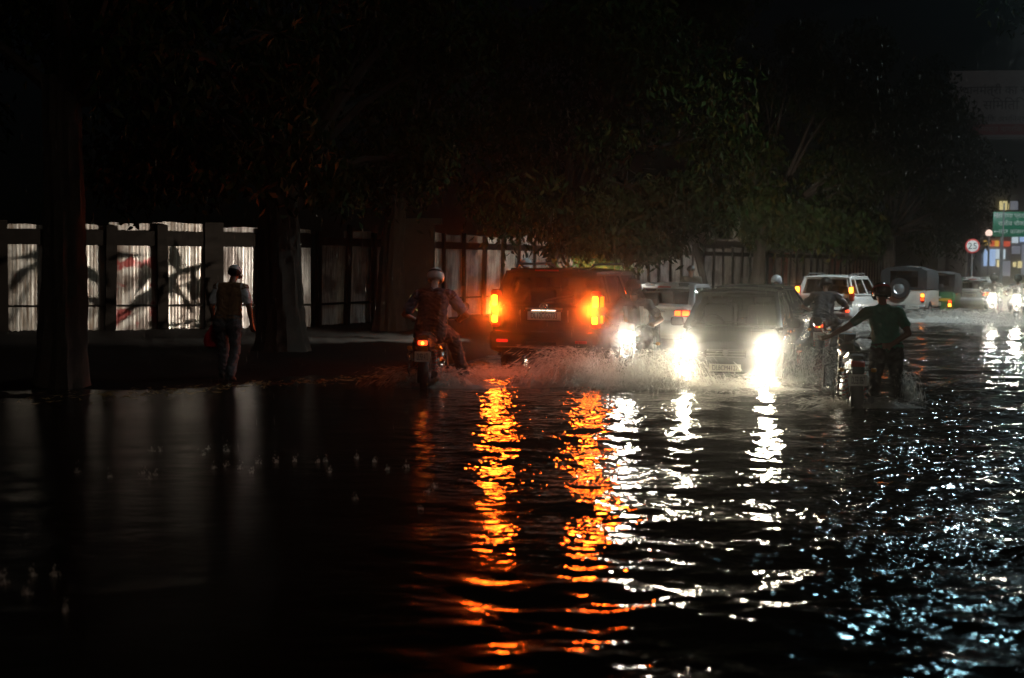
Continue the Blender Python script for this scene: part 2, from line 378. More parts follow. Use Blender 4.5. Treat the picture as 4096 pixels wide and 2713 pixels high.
# ================================================================== BUILDINGS behind
def building(name, px0, px1, pyt, Y, label, wallm, depth=8, rz=0, win=3):
    A = at(px0, 262, Y); B = at(px1, 262, Y); T = at(px0, pyt, Y); H = T.z; W = B.x - A.x
    root = empty(name, ((A.x+B.x)/2, Y+depth/2, 0), rz, label, 'building')
    MB().box((0,0,H/2-.2), (W, depth, H+.4)).build('wall', wallm, root, False)
    MB().box((0,0,H+.12), (W+.7, depth+.7, .22)).build('roof', 'concrete', root, False)
    MB().box((0,-depth/2-.05,H*.56), (W+.1,.16,.14)).build('ledge', 'concrete', root, False)
    for i in range(win):
        x = -W/2 + W*(i+.5)/win
        f = MB(); ww, hh = W/win*.4, H*.2; zc = H*.74
        for dx, dz, sx, sz in ((0,hh/2,ww+.16,.09),(0,-hh/2,ww+.16,.09),(-ww/2,0,.09,hh),(ww/2,0,.09,hh)): f.box((x+dx,-depth/2-.04,zc+dz),(sx,.12,sz))
        wf = f.build('window', 'fence_post', root, False); MB().box((x,-depth/2-.012,zc),(ww,.02,hh)).build('pane','dark_glass',wf,False)
    return root
building('low_building', 668, 742, 206, 78, 'pale low building with flat roof rising behind the sheet fence', 'pale_wall', win=2)
# pale gate pillar near the rider
p0 = at(417, 330, 34.0)
mat('stained_plaster',(.09,.075,.06),.9,noise=.6,nscale=4)
gp = empty('gate_pillar', (p0.x, 34.6, 0), 0, 'stained plaster gate pillar between the tree trunks and the rider', 'pillar')
MB().box((0,0,1.3),(.75,.5,2.7)).build('shaft','stained_plaster',gp,False); MB().box((0,0,2.72),(1.1,.62,.14)).build('cap','stained_plaster',gp,False)

# lit shops at the far end of the street
emis('shop_white', (.75,.9,1.), .75); emis('shop_blue', (.45,.65,1.), .8); emis('shop_yellow', (1.,.85,.4), .8); emis('shop_red', (1.,.12,.03), .55); emis('shop_amber', (1.,.6,.06), .7); emis('lamp_pink', (1.,.72,.6), 1.4); emis('shop_grey', (.7,.75,.9), .22)
def shop(name, px0, px1, pyt, Y, label, panels):
    A = at(px0, 262, Y); B = at(px1, 262, Y); H = at(px0, pyt, Y).z; W = B.x-A.x
    root = empty(name, ((A.x+B.x)/2, Y+4, 0), 0, label, 'shop')
    MB().box((0,0,H/2-.2),(W,8,H+.4)).build('wall','concrete',root,False); MB().box((0,0,H+.1),(W+.4,8.4,.2)).build('roof','concrete',root,False)
    for nm, x0, y0, x1, y1, m, dy in panels:
        a = at(x0, y0, Y-dy); b = at(x1, y1, Y-dy); c = (a+b)/2
        q = MB().rbox((c.x-root.location.x, c.y-root.location.y, c.z), (abs(b.x-a.x), .14, abs(a.z-b.z)), .03).build(nm, m, root, False)
    return root
shop('corner_shop', 981, 1010, 226, 98, 'lit corner shop under a red and yellow signboard at the street end', [
    ('signboard',984,240.5,990,246.5,'shop_amber',.2),('signboard',990.6,240.5,994.5,246.5,'shop_red',.25),('signboard',995,240.5,998.5,246.5,'shop_amber',.2),('signboard',999,241,1010,246.5,'shop_red',.22),
    ('lit_window',984,249,988,266,'shop_blue',.2),('lit_window',990,249,995,266,'shop_blue',.2),('poster',996,249,1005,259,'shop_white',.2),('lit_window',997,260,1002,267,'shop_yellow',.2),('shutter',1003,261,1010,276,'shop_grey',.2)])
shop('bright_shop', 1010.5, 1062, 218, 101, 'shop front with white lit panels right of the corner shop', [
    ('signboard',1012,237,1018,243,'shop_white',.2),('signboard',1020,236,1030,242,'shop_blue',.25),('lit_window',1013,262,1016,267,'shop_yellow',.2),('lit_window',1018,261,1022,268,'shop_yellow',.2),('poster',1012,246,1020,254,'shop_grey',.2),('lit_window',1022,245,1050,275,'shop_grey',.2),('lit_window',1032,236,1055,243,'shop_white',.2)])
ob = at(1006, 205, 120)
up = empty('tall_building', (ob.x+2, 126, 0), 0, 'dark tall building with two lit upper windows above the green sign', 'building')
MB().box((0,0,4),(14,8,9.5)).build('wall','concrete',up,False); MB().box((0,0,8.9),(14.6,8.6,.3)).build('roof','concrete',up,False)
for px, m in ((1004,'shop_yellow'),(1013,'shop_grey')):
    a = at(px, 205.5, 121.8); q = MB(); lx, ly, lz = a.x-up.location.x, a.y-up.location.y, a.z
    for dx, dz, sx, sz in ((0,.42,1.,.08),(0,-.42,1.,.08),(-.46,0,.08,.8),(.46,0,.08,.8)): q.box((lx+dx,ly,lz+dz),(sx,.12,sz))
    wf = q.build('window','fence_post',up,False); MB().box((lx,ly,lz),(.86,.06,.78)).build('pane',m,wf,False)

# ================================================================== SIGNS and poles
mat('sign_white', (.8,.78,.74), .4); mat('sign_red', (.6,.05,.04), .4); mat('sign_green', (.01,.22,.11), .4); mat('galvanised', (.3,.3,.3), .45, metal=.6, noise=.3); mat('banner', (.42,.40,.44), .7, noise=.2); mat('banner_red', (.35,.06,.07), .7); mat('banner_ink', (.06,.06,.1), .7)
c = at(972.5, 246, 58)
s = empty('speed_limit_sign', (c.x, 58, 0), R(-6), 'round red rimmed speed limit sign reading 25 on a pole', 'sign')
MB().tube([(0,.05,-.3),(0,.05,c.z+.2)], .04, 8).build('pole','galvanised',s)
d = MB().lathe((0,0,c.z),(0,-1,0),[(0,-.012),(.30,-.012),(.30,.012),(0,.012)],32).build('disc','sign_red',s); MB().lathe((0,0,c.z),(0,-1,0),[(0,.008),(.232,.008),(.232,.018),(0,.018)],32).build('face','sign_white',d)
for t_, dx in (('2',-.1),('5',.1)): text(t_, .36, s, (dx,-.022,c.z-.01), (R(90),0,0), 'ink', 'digit', .004)
a = at(993.5, 211.5, 64); b = at(1040, 237, 64)
s = empty('direction_sign', ((a.x+b.x)/2, 64, 0), R(-4), 'green overhead direction sign with white lettering above the shops', 'sign')
w_ = b.x-a.x; h_ = a.z-b.z; zc = (a.z+b.z)/2
MB().rbox((0,0,zc),(w_,.06,h_),.03).build('board','sign_green',s); 
for xx in (-w_*.3, w_*.3): MB().tube([(xx,.09,-.3),(xx,.09,zc+h_*.4)], .06, 8).build('post','galvanised',s)
for i, t_ in enumerate(['\u092e\u0939\u093e\u0930\u093e\u0923\u093e \u092a\u094d\u0930\u0924\u093e\u092a', '\u0930\u093e\u091c\u0940\u0935 \u091a\u094c\u0915', '\u0938\u0926\u0930 \u092c\u093e\u091c\u093c\u093e\u0930']):
    text(t_, .27, s, (-w_*.12, -.04, zc+h_*(.34-.32*i)), (R(90),0,0), 'sign_white')
for i, a_ in ((0,90),(2,180)):
    MB().tube([(-w_*.42-.1*math.cos(R(a_)),-.045,zc+h_*(.34-.32*i)-.1*math.sin(R(a_))),(-w_*.42+.06*math.cos(R(a_)),-.045,zc+h_*(.34-.32*i)+.06*math.sin(R(a_))),(-w_*.42+.061*math.cos(R(a_)),-.045,zc+h_*(.34-.32*i)+.061*math.sin(R(a_))),(-w_*.42+.14*math.cos(R(a_)),-.045,zc+h_*(.34-.32*i)+.14*math.sin(R(a_)))],[.02,.02,.06,.004],6).build('arrow','sign_white',s)
pl = at(989, 233, 70)
s = empty('globe_lamp_post', (pl.x, 70, 0), 0, 'slim post with a pinkish globe lamp beside the green sign', 'lamp')
MB().tube([(0,0,-.3),(0,0,pl.z-.15)], [.05,.04], 8).build('post','galvanised',s); MB().ball((0,0,pl.z),.17,n=16).build('globe','lamp_pink',s); MB().lathe((0,0,pl.z-.18),(0,0,1),[(.04,-.05),(.1,0),(.1,.04),(0,.04)],12).build('collar','galvanised',s)
q = at(1000, 262, 60); s = empty('thin_pole', (gx(1000,60), 60, 0), 0, 'thin galvanised pole standing before the lit corner shop', 'pole')
MB().tube([(0,0,-.3),(0,0,2.6),(.02,0,4.4)], [.045,.04,.03], 8).build('shaft','galvanised',s); MB().lathe((0,0,0),(0,0,1),[(.12,-.3),(.12,.12),(.05,.2)],10).build('base','concrete',s)
a = at(951, 70, 76); b = at(1062, 138, 76)
s = empty('billboard', ((a.x+b.x)/2, 76, 0), R(-8), 'large pale billboard with dark lettering and a maroon band', 'billboard')
w_ = b.x-a.x; h_ = a.z-b.z; zc = (a.z+b.z)/2
MB().box((0,0,zc),(w_,.1,h_)).build('board','banner',s,False); MB().box((0,-.056,zc-h_*.38),(w_,.012,h_*.16)).build('band','banner_red',s,False)
MB().box((0,.02,zc-h_*.51),(w_+.2,.2,.1)).build('frame','galvanised',s,False)
for xx in (-w_*.3, w_*.3): MB().tube([(xx,.15,-.3),(xx,.15,zc+h_*.4)], .12, 8).build('post','galvanised',s)
for t_, sz, zz, mm in (('\u092a\u094d\u0930\u0927\u093e\u0928\u092e\u0902\u0924\u094d\u0930\u0940 \u0915\u093e \u0938\u094d\u0935\u093e\u0917\u0924', .62, .2,'banner_ink'), ('\u0938\u093f\u092e\u093f\u0924\u093f', .7, -.02,'banner_ink'), ('\u0906\u092a\u0915\u093e \u0939\u093e\u0930\u094d\u0926\u093f\u0915 \u0905\u092d\u093f\u0928\u0928\u094d\u0926\u0928 \u0939\u0948 \u0928\u0917\u0930', .42, -.23,'banner_ink'), ('\u0938\u092e\u0938\u094d\u0924 \u0928\u093e\u0917\u0930\u093f\u0915', .4, -.38,'banner')):
    text(t_, sz, s, (-.3, -.066, zc+h_*zz), (R(90),0,0), mm)

# ---- tall street lamps just outside the frame on the right: the cool light on the water
emis('street_lamp_glow', (.45, .87, 1.), 210); emis('far_lamp_glow', (.6,.92,1.), 9)
def street_lamp(X, Y, label, power, cone, lens='street_lamp_glow'):
    s = empty('street_lamp', (X+1.6, Y, 0), 0, label, 'lamp', 'street lamps along the right side')
    MB().tube([(0,0,-.3),(0,0,4),(0,0,8.6),(-.25,0,9.1),(-.9,0,9.25),(-1.3,0,9.22)], [.11,.09,.065,.06,.05,.05], 10).build('post','galvanised',s)
    MB().rbox((-1.6,0,9.17),(.75,.34,.14),.05).build('lamp_head','galvanised',s); MB().ball((-1.6,0,9.02),.22,0,16,(1,.8,.7)).build('lens',lens,s)
    spot('lamp_light', s, (-1.6,0,8.8), (0,0,-1), power, cone, .08, (.8,.95,1.), .12)
street_lamp(14.2, 38.0, 'tall street lamp standing abreast of the white estate car', 5500, 122, 'far_lamp_glow')
street_lamp(8.4, 25.0, 'tall street lamp with its cool head over the right lane', 950, 128)
street_lamp(19.8, 52.0, 'unseen tall street lamp added to light the green direction sign', 4200, 150, 'far_lamp_glow')  # added outside the frame to light the signs and shops

# ================================================================== TREES
def leaves_mesh(centers, radii, per, size, seed, droop=.75):
    r = np.random.default_rng(seed); n = len(centers)*per
    C = np.repeat(np.array(centers), per, 0); Rr = np.repeat(np.array(radii), per)
    d = r.normal(size=(n,3)); d /= np.linalg.norm(d, axis=1)[:,None]; t = r.uniform(0,1,n)**.45
    Pn = C + d*(Rr*t)[:,None]*np.array([1,1,.8]); Pn[:,2] -= r.exponential(.12, n)*Rr
    ax = r.normal(size=(n,3)); ax[:,2] = ax[:,2]*.6 - droop*1.6; ax /= np.linalg.norm(ax,axis=1)[:,None]
    sd = np.cross(ax, r.normal(size=(n,3))); sd /= np.linalg.norm(sd,axis=1)[:,None]; nn = np.cross(ax, sd)
    L = (size*r.uniform(.6,1.35,n))[:,None]; Wd = L*.17
    V = np.stack([Pn, Pn+ax*L*.45+sd*Wd+nn*L*.05, Pn+ax*L+nn*L*-.06, Pn+ax*L*.45-sd*Wd+nn*L*.05], 1).reshape(-1,3)
    Fq = np.arange(n*4).reshape(n,4); mi = (r.random(n) < .25).astype(int)
    return V, Fq, mi
def tree(name, label, X, Y, trunk_r, trunk_h, lean, clumps, per, size, seed, z0=None):
    r = random.Random(seed); z0 = gz(X, Y) - .1 if z0 is None else z0
    root = empty(name, (X, Y, z0), 0, label, 'tree', 'roadside trees')
    tb = MB(); n = 18; rings = []
    n = 40
    for i in range(41):
        t = i/40; z = trunk_h*t; rr = trunk_r*(1-.35*t) * (1 + .3*math.exp(-z/.25)) * (1+.5*max(0,t-.75))
        cx = lean[0]*t + .06*math.sin(3*t+seed); cy = lean[1]*t
        rings.append([(cx + rr*(1+.10*math.sin(3*a+seed+2*t)+.07*math.sin(7*a+seed*3+4*t)+.05*math.sin(13*a+9*t+seed)+.045*math.sin(11*a-31*t)*math.sin(23*t+seed))*math.cos(a), cy + rr*(1+.10*math.cos(2*a+seed)+.07*math.sin(5*a+6*t)+.05*math.sin(13*a+9*t+seed)+.045*math.sin(11*a-31*t)*math.sin(23*t+seed))*math.sin(a), z) for a in [2*math.pi*k/n for k in range(n)]])
    tb.loft(rings); top = Vector((lean[0], lean[1], trunk_h-.15))
    for c, rad in clumps[::2]:
        e = Vector(c); m1 = top.lerp(e, .45) + Vector((r.uniform(-.3,.3), r.uniform(-.3,.3), r.uniform(.1,.5))); rr = trunk_r*r.uniform(.3,.5)
        tb.tube([top - Vector((0,0,.2)), m1, e], [rr, rr*.55, .02], 7, cap=False)
        for _ in range(3):
            q = e + Vector((r.uniform(-1,1), r.uniform(-1,1), r.uniform(-.8,.8)))*rad*.8; tb.tube([m1.lerp(e,.4), m1.lerp(q,.7)+Vector((0,0,.15)), q], [rr*.3, rr*.15, .008], 5, cap=False)
    tb.build('trunk', 'bark', root)
    V, Fq, mi = leaves_mesh([c for c,_ in clumps], [q for _,q in clumps], per, size, seed)
    link('crown', fastmesh('crown', V, Fq, ['leaf','leaf_yellow'], False, mi), root)
    return root
def clumpset(seed, n, cx, cy, cz, rx, ry, rz, rad=(.7,1.2), floor=None):
    r = random.Random(seed); out = []
    for i in range(n):
        a = r.uniform(0, 6.283); q = math.sqrt(r.random()); z = r.uniform(-1,1); k = math.sqrt(max(.15,1-z*z*.8))
        p = [cx + rx*q*k*math.cos(a), cy + ry*q*k*math.sin(a), cz + rz*z]; rd = r.uniform(*rad)
        if floor is not None: p[2] = max(p[2], floor + rd*.8)
        out.append((tuple(p), rd))
    return out
tree('footpath_tree', 'broad dark tree trunk beside the fence, left of the walking man', gx(55,19.3), 19.3, .33, 4.3, (.12,.2), clumpset(1,34,.4,.5,5.6,3.9,3.0,3.0,floor=2.7), 520, .2, 1)
tree('footpath_tree', 'gnarled brown tree trunk between the walking man and the rider', gx(278,26), 26, .43, 3.5, (.1,.1), clumpset(2,34,.2,1.2,6.,4.2,3.2,2.6,floor=2.75)+[((-2.4,-.6,3.35),.8),((-1.2,-.8,3.3),.7),((1.1,-.4,3.2),.7)], 520, .2, 2)
tree('footpath_tree', 'slender dark tree trunk behind the rider at the fence', gx(389,33.3), 33.3, .32, 3.6, (.25,.2), clumpset(3,24,.4,.2,6.2,3.4,2.6,2.4,floor=3.2), 480, .2, 3)
tree('hanging_tree', 'leafy tree drooping low over the roof of the black SUV', gx(560,31), 31.5, .3, 3.2, (.1,-.3), clumpset(4,40,.6,-.8,4.4,3.3,2.3,2.6,floor=1.85)+clumpset(44,12,2.2,-1.2,2.9,1.3,1.,.6,(.5,.8),floor=1.9), 560, .19, 4)
tree('roadside_tree', 'dark tree behind the silver sedan and the pale building', gx(760,66), 67, .35, 3.6, (.1,0), clumpset(5,40,1.8,0,8.2,6.2,4.2,4.6,(1.1,1.8),floor=2.6), 500, .34, 5)
tree('roadside_tree', 'dark tree massed behind the soft top jeep', gx(890,72), 73, .36, 3.8, (.1,0), clumpset(6,40,.6,0,7.,5.4,4.2,4.6,(1.1,1.8),floor=2.4), 500, .34, 6)
tree('roadside_tree', 'overhanging tree reaching above the cars from behind the fence', gx(640,48)-1.2, 50.5, .34, 7.4, (.3,-.4), clumpset(7,36,1.8,-2.2,11.6,5.,3.4,2.0,(1.,1.6),floor=9.2), 520, .3, 7)
tree('street_tree', 'tree beside the tall street lamp with glinting hanging leaves', 18.6, 34.5, .3, 4.6, (-.3,0), clumpset(8,22,-3.6,-.6,9.4,4.6,2.2,1.9,(.8,1.3),floor=7.4), 70, .2, 8, -.3)

# sparse shrub added in the waiting motorcycle's beam to throw leaf shadows on the fence
sx0 = gx(427,30.0); sr = empty('shadow_shrub', (sx0,30.0,gz(sx0,30.)-.03), 0, 'sparse low shrub added behind the rider to throw shadows on the fence', 'shrub')
r_ = random.Random(5); st_ = MB(); cl_ = []
for k in range(13):
    e_ = (r_.uniform(-.14,.14), r_.uniform(-.35,.75), r_.uniform(.55,.98)); st_.tube([(0,0,0),(e_[0]*.3,e_[1]*.3,e_[2]*.6),e_],[.012,.008,.003],5); cl_.append((e_,.12))
st_.build('stem','bark',sr); V_,F_,M_ = leaves_mesh([c for c,_ in cl_],[q for _,q in cl_],5,.20,77,.1); link('foliage',fastmesh('foliage',V_,F_,['leaf','leaf_yellow'],False,M_),sr)

# ================================================================== CARS
def wheel(parent, x, y, r=.31, wd=.2, front=False):
    s = 1 if x > 0 else -1
    w0 = MB().lathe((x,y,r),(s,0,0),[(r*.62,-wd/2),(r*.95,-wd/2),(r,-wd*.35),(r,wd*.35),(r*.95,wd/2),(r*.62,wd/2)],28,close=True).build('wheel','rubber',parent)
    b = MB().lathe((x,y,r),(s,0,0),[(r*.63,wd*.42),(r*.58,wd*.3),(r*.2,wd*.34),(0,wd*.4)],24)
    for k in range(6):
        a = k*math.pi/3; b.box((x+s*wd*.38, y+math.cos(a)*r*.36, r+math.sin(a)*r*.36),(.03,r*.5,.07), rx=a)
    b.build('rim','alloy',w0); return w0
def quad_window(fr, parent, corners, ins, gm, name, thick=.02, fm=None):
    """a framed pane: corners counter-clockwise seen from outside; ins = inset fractions (left, right, bottom, top)"""
    a, b, c, d = [Vector(p) for p in corners]
    def P(u, v): return a*(1-u)*(1-v) + b*u*(1-v) + c*u*v + d*(1-u)*v
    l, r_, bo, t = ins; i = [P(l,bo),P(1-r_,bo),P(1-r_,1-t),P(l,1-t)]
    nrm = (b-a).cross(d-a).normalized(); inn = -nrm*.04
    o = [a,b,c,d]
    for k in range(4):
        k2 = (k+1)%4; fr.prism([o[k],o[k2],i[k2],i[k]], inn)
    g = MB(); n = 6; vs = []
    cr = lambda u,v: nrm*(.018*math.sin(math.pi*u)*math.sin(math.pi*v)*2 - .012)
    for jj in range(n+1):
        for ii in range(n+1):
            uu = ii/n; vv = jj/n; p = i[0]*(1-uu)*(1-vv)+i[1]*uu*(1-vv)+i[2]*uu*vv+i[3]*(1-uu)*vv; vs.append(p+cr(uu,vv))
    g.add(vs, [(jj*(n+1)+ii, jj*(n+1)+ii+1, (jj+1)*(n+1)+ii+1, (jj+1)*(n+1)+ii) for jj in range(n) for ii in range(n)])
    return g.build(name, gm, parent)
def car(name, label, loc, rz, S, paint, cat='car'):
    """S: dict of sizes; local y forward, z up from the road"""
    L, W = S['L'], S['W']; h = W/2
    root = empty(name, loc, rz, label, cat, S.get('group'))
    rings = []
    for (y, wf, zb, zs, zt) in S['st']:
        w1 = h*wf; half = [(0,zb),(w1*.80,zb),(w1*.95,zb+.06),(w1,zb+.2),(w1*1.0,(zb+zs)*.5+.08),(w1*.985,zs-.07),(w1*.95,zs),(w1*.80,zt-.015),(w1*.42,zt+.004),(0,zt+.012)]
        rings.append([(x,y,z) for x,z in half] + [(-x,y,z) for x,z in half[-2:0:-1]])
    body = MB().loft(rings).build('body', paint, root)
    ZB, ZR = S['belt'], S['roof']; yr0, yf0 = S['cab_bot']; yr1, yf1 = S['cab_top']; wb = h*S.get('wb',.93); wt = h*S.get('wt',.74)
    zbr = S.get('belt_r', ZB); gm = S.get('glass','window_glass')
    fr = MB(); BL = lambda y,z,s,w0: Vector((s*w0,y,z))
    rl0, rr0, fl0, fr0 = BL(yr0,zbr,-1,wb), BL(yr0,zbr,1,wb), BL(yf0,ZB,-1,wb), BL(yf0,ZB,1,wb)
    rl1, rr1, fl1, fr1 = BL(yr1,ZR,-1,wt), BL(yr1,ZR,1,wt), BL(yf1,ZR,-1,wt), BL(yf1,ZR,1,wt)
    quad_window(fr, root, [rl0,rr0,rr1,rl1], S.get('ri',(.09,.09,.08,.1)), S.get('rglass',gm), 'rear_window')
    quad_window(fr, root, [fr0,fl0,fl1,fr1], (.05,.05,.04,.06), gm, 'windscreen')
    cuts = S.get('cuts',[.0,.5,1.])
    for s in (-1,1):
        A0, A1, B0, B1 = (rr0,rr1,fr0,fr1) if s > 0 else (rl0,rl1,fl0,fl1)
        for c0, c1 in zip(cuts[:-1], cuts[1:]):
            q = [A0.lerp(B0,c0), A0.lerp(B0,c1), A1.lerp(B1,c1), A1.lerp(B1,c0)]
            if s < 0: q = [q[1],q[0],q[3],q[2]]
            quad_window(fr, root, q, (.07,.07,.08,.1), gm, 'side_window')
    for s in (-1,1):
        A0, A1, B0, B1 = (rr0,rr1,fr0,fr1) if s > 0 else (rl0,rl1,fl0,fl1); ins = Vector((-s*.02,0,-.01))
        fr.tube([A0+ins, A1+ins, A1+ins+Vector((0,.25,.012)), B1+ins-Vector((0,.25,-.012)), B1+ins, B0+ins], .034, 8)
    fr.tube([rl1-Vector((0,0,.008)), (rl1+rr1)/2+Vector((0,0,.02)), rr1-Vector((0,0,.008))], .03, 8); fr.tube([fl1-Vector((0,0,.008)), (fl1+fr1)/2+Vector((0,0,.02)), fr1-Vector((0,0,.008))], .03, 8)
    fr.build('cabin_frame', S.get('frame',paint), root, True)
    rf = MB(); n = 10; vs = []
    for k in (0,1):
        for j in range(n+1):
            for i in range(n+1):
                u_, v_ = i/n*2-1, j/n*2-1; y_ = (yr1+yf1)/2 + (yf1-yr1)/2*v_*1.01; x_ = wt*1.01*u_
                z_ = ZR + S.get('crown',.06)*(1-u_**4)*(1-.55*v_**4) - .045*k + (.0 if k else .004); vs.append((x_,y_,z_))
    N = (n+1)**2; g = lambda k,j,i: k*N+j*(n+1)+i; fs = []
    for j in range(n):
        for i in range(n): fs += [(g(0,j,i),g(0,j,i+1),g(0,j+1,i+1),g(0,j+1,i)), (g(1,j,i),g(1,j+1,i),g(1,j+1,i+1),g(1,j,i+1))]
    for i in range(n): fs += [(g(0,0,i),g(1,0,i),g(1,0,i+1),g(0,0,i+1)),(g(0,n,i),g(0,n,i+1),g(1,n,i+1),g(1,n,i)),(g(0,i,0),g(0,i+1,0),g(1,i+1,0),g(1,i,0)),(g(0,i,n),g(1,i,n),g(1,i+1,n),g(0,i+1,n))]
    rf.add(vs, fs).build('roof', paint, root)
    for sx in (-1,1):
        for yy in S['axles']: 
            wheel(root, sx*(h-.1), yy, S.get('wr',.31))
            ar = [(sx*(h*.985+.004), yy+math.cos(a)*(S.get('wr',.31)+.05), S.get('wr',.31)+math.sin(a)*(S.get('wr',.31)+.05)) for a in [math.pi*k/10 for k in range(11)]]
            MB().tube(ar,.03,6).build('arch','plastic',root)
        m = MB().rbox((sx*(h+.10), yf0-.28, ZB+.07),(.20,.09,.14),.04).build('wing_mirror', S.get('mirror',paint), root); MB().box((sx*(h+.10), yf0-.328, ZB+.07),(.15,.006,.1)).build('mirror_glass','chrome',m); MB().tube([(sx*(h-.05),yf0-.26,ZB+.01),(sx*(h+.04),yf0-.27,ZB+.05)],.018,6).build('mirror_arm','plastic',m)
        for yy in S.get('handles',[.1]): MB().rbox((sx*(h+.006), yy, ZB-.1),(.03,.17,.03),.01).build('door_handle', paint, root)
    # seats with headrests
    for (x, y0) in S.get('seats',[(-.36,.35),(.36,.35),(-.38,-.65),(.38,-.65)]):
        st = MB().rbox((x,y0,ZB-.28),(.46,.5,.16),.05).rbox((x,y0-.24,ZB+.02),(.46,.14,.6),.06,rx=R(12)).build('seat','seat_fabric',root); MB().rbox((x,y0-.33,ZB+.42),(.26,.1,.19),.045,rx=R(8)).build('headrest','seat_fabric',st)
    if S.get('wheelside'): MB().tube([(S['wheelside']*.36+math.cos(a)*.18, yf0-.5+.08*math.sin(a), ZB+.0+math.sin(a)*.17) for a in [k*math.pi/8 for k in range(17)]],.014,6,cap=False).build('steering_wheel','plastic',root)
    MB().rbox((0,yf0-.22,ZB-.06),(W*.82,.5,.16),.05).build('dashboard','plastic',root)
    return root
def plate(root, c, rz, txt, w_=.5, h_=.115, m='plate_white', tilt=0):
    p = MB().rbox((0,0,0),(w_,.012,h_),.004).build('number_plate', m, root, False, c, rz)
    text(txt, h_*.92, p, (0,-.0075,-.004), (R(90),0,0), 'ink', sx=w_*.92/max(.1,len(txt)*h_*.60)); return p
def blob(root, name, c, d, m, r=.03, rz=0, rx=0, ry=0): return MB().rbox(c, d, r, 0, rz, rx, ry, 3).build(name, m, root)

H0 = R(19)
# --- black SUV, brake lights on
SUV = dict(L=4.55, W=1.89, belt=1.16, belt_r=1.24, roof=1.76, cab_bot=(-2.2,1.05), cab_top=(-2.0,.35), wb=.95, wt=.80, crown=.07, cuts=[0,.2,.6,1.], glass='dark_glass', rglass='dark_glass', ri=(.10,.10,.06,.14), wr=.37, axles=(-1.38,1.38), handles=[-.45,.55], seats=[(-.4,.2),(.4,.2),(-.45,-.7),(.45,-.7)],
  st=[(-2.27,.90,.45,.98,1.10),(-2.25,.95,.42,1.06,1.21),(-2.1,.985,.40,1.12,1.24),(-1.6,1.,.38,1.12,1.22),(0,1.,.36,1.10,1.18),(1.0,1.,.38,1.08,1.17),(1.3,.99,.38,1.04,1.12),(2.0,.95,.40,.98,1.03),(2.2,.88,.42,.9,.94),(2.28,.78,.46,.8,.84)])
Ys = 22.8; suv = car('sport_utility_vehicle', 'black SUV with glowing orange brake lights driving away through water', (gx(545,Ys)+2.27*math.sin(H0), Ys+2.27*math.cos(H0), -.17), -H0, SUV, 'black_paint')
yb = -2.275
MB().rbox((0,yb-.07,.66),(1.80,.26,.34),.09,seg=3).build('rear_bumper','black_paint',suv); MB().rbox((0,yb-.19,.56),(1.5,.05,.04),.015).build('bumper_trim','chrome',suv)
MB().rbox((0,yb-.02,.98),(1.40,.05,.48),.02).build('tailgate','black_paint',suv)
MB().rbox((0,yb-.065,1.165),(.62,.03,.075),.02,seg=3).build('chrome_strip','chrome',suv)
em = MB().lathe((0,yb-.085,1.20),(0,-1,0),[(.055,-.01),(.075,.008),(.06,.018),(.05,.006)],20,close=True).build('emblem','chrome',suv); MB().rbox((0,yb-.09,1.20),(.02,.02,.1),.008).rbox((-.025,yb-.09,1.2),(.016,.018,.08),.006,ry=R(25)).rbox((.025,yb-.09,1.2),(.016,.018,.08),.006,ry=R(-25)).build('emblem_bars','chrome',em)
MB().rbox((0,yb-.085,1.150),(.40,.03,.012),.004).build('plate_lamp','plate_light',suv)
plate(suv, (0,yb-.058,1.065), 0, 'DL12CG5733', .56, .14)
MB().rbox((0,yb-.055,.93),(.9,.03,.05),.015).build('gate_crease','black_paint',suv)
for xx in (-.40,.40): MB().rbox((xx,yb-.06,1.06),(.03,.02,.2),.008).build('chrome_edge','chrome',suv)
for sx in (-1,1):
    tl = blob(suv,'tail_lamp',(sx*.845,yb+.05,1.17),(.16,.22,.62),'red_lens',.05)
    blob(tl,'brake_cell',(sx*.845,yb-.055,1.30),(.10,.05,.18),'brake_glow',.03); blob(tl,'brake_cell',(sx*.84,yb-.055,1.005),(.10,.05,.125),'brake_glow',.03)
    blob(tl,'side_cell',(sx*.925,yb+.05,1.29),(.03,.16,.19),'brake_glow_soft',.012); blob(tl,'side_cell',(sx*.925,yb+.04,1.02),(.03,.12,.13),'brake_glow_soft',.012)
    blob(suv,'reflector',(sx*.66,yb-.20,.66),(.2,.03,.05),'reflector_glow' if sx<0 else 'red_lens',.015)  # light caught by the left reflector is put in as a glow
    MB().tube([(sx*.62,-1.85,1.82),(sx*.66,-1.7,1.89),(sx*.66,.1,1.90),(sx*.62,.3,1.83)],.02,6).build('roof_rail','steel',suv)
for sx in (-1,1): spot('brake_light', suv, (sx*.80,yb-.13,1.17), (sx*.4,-1,-.02), 165, 172, .6, (1,.11,.007), .12)
MB().rbox((0,-2.07,1.80),(1.25,.26,.05),.02).build('spoiler','black_paint',suv); MB().rbox((0,-2.205,1.79),(.4,.02,.03),.008).build('stop_lamp','red_lens',suv)
MB().tube([(.0,-2.3,1.31),(.2,-2.27,1.36),(.48,-2.24,1.4)],.012,6).build('wiper','plastic',suv)
MB().tube([(-.55,-1.9,.36),(-.6,-2.25,.33),(-.55,-2.42,.29)],.04,10).build('exhaust','chrome',suv)
MB().rbox((0,yb-.205,.62),(.5,.008,.07),.003).build('step_pad','plastic',suv)
MB().tube([(.2,-1.6,1.86),(.22,-1.85,2.0)],[.012,.005],6).build('aerial','plastic',suv)

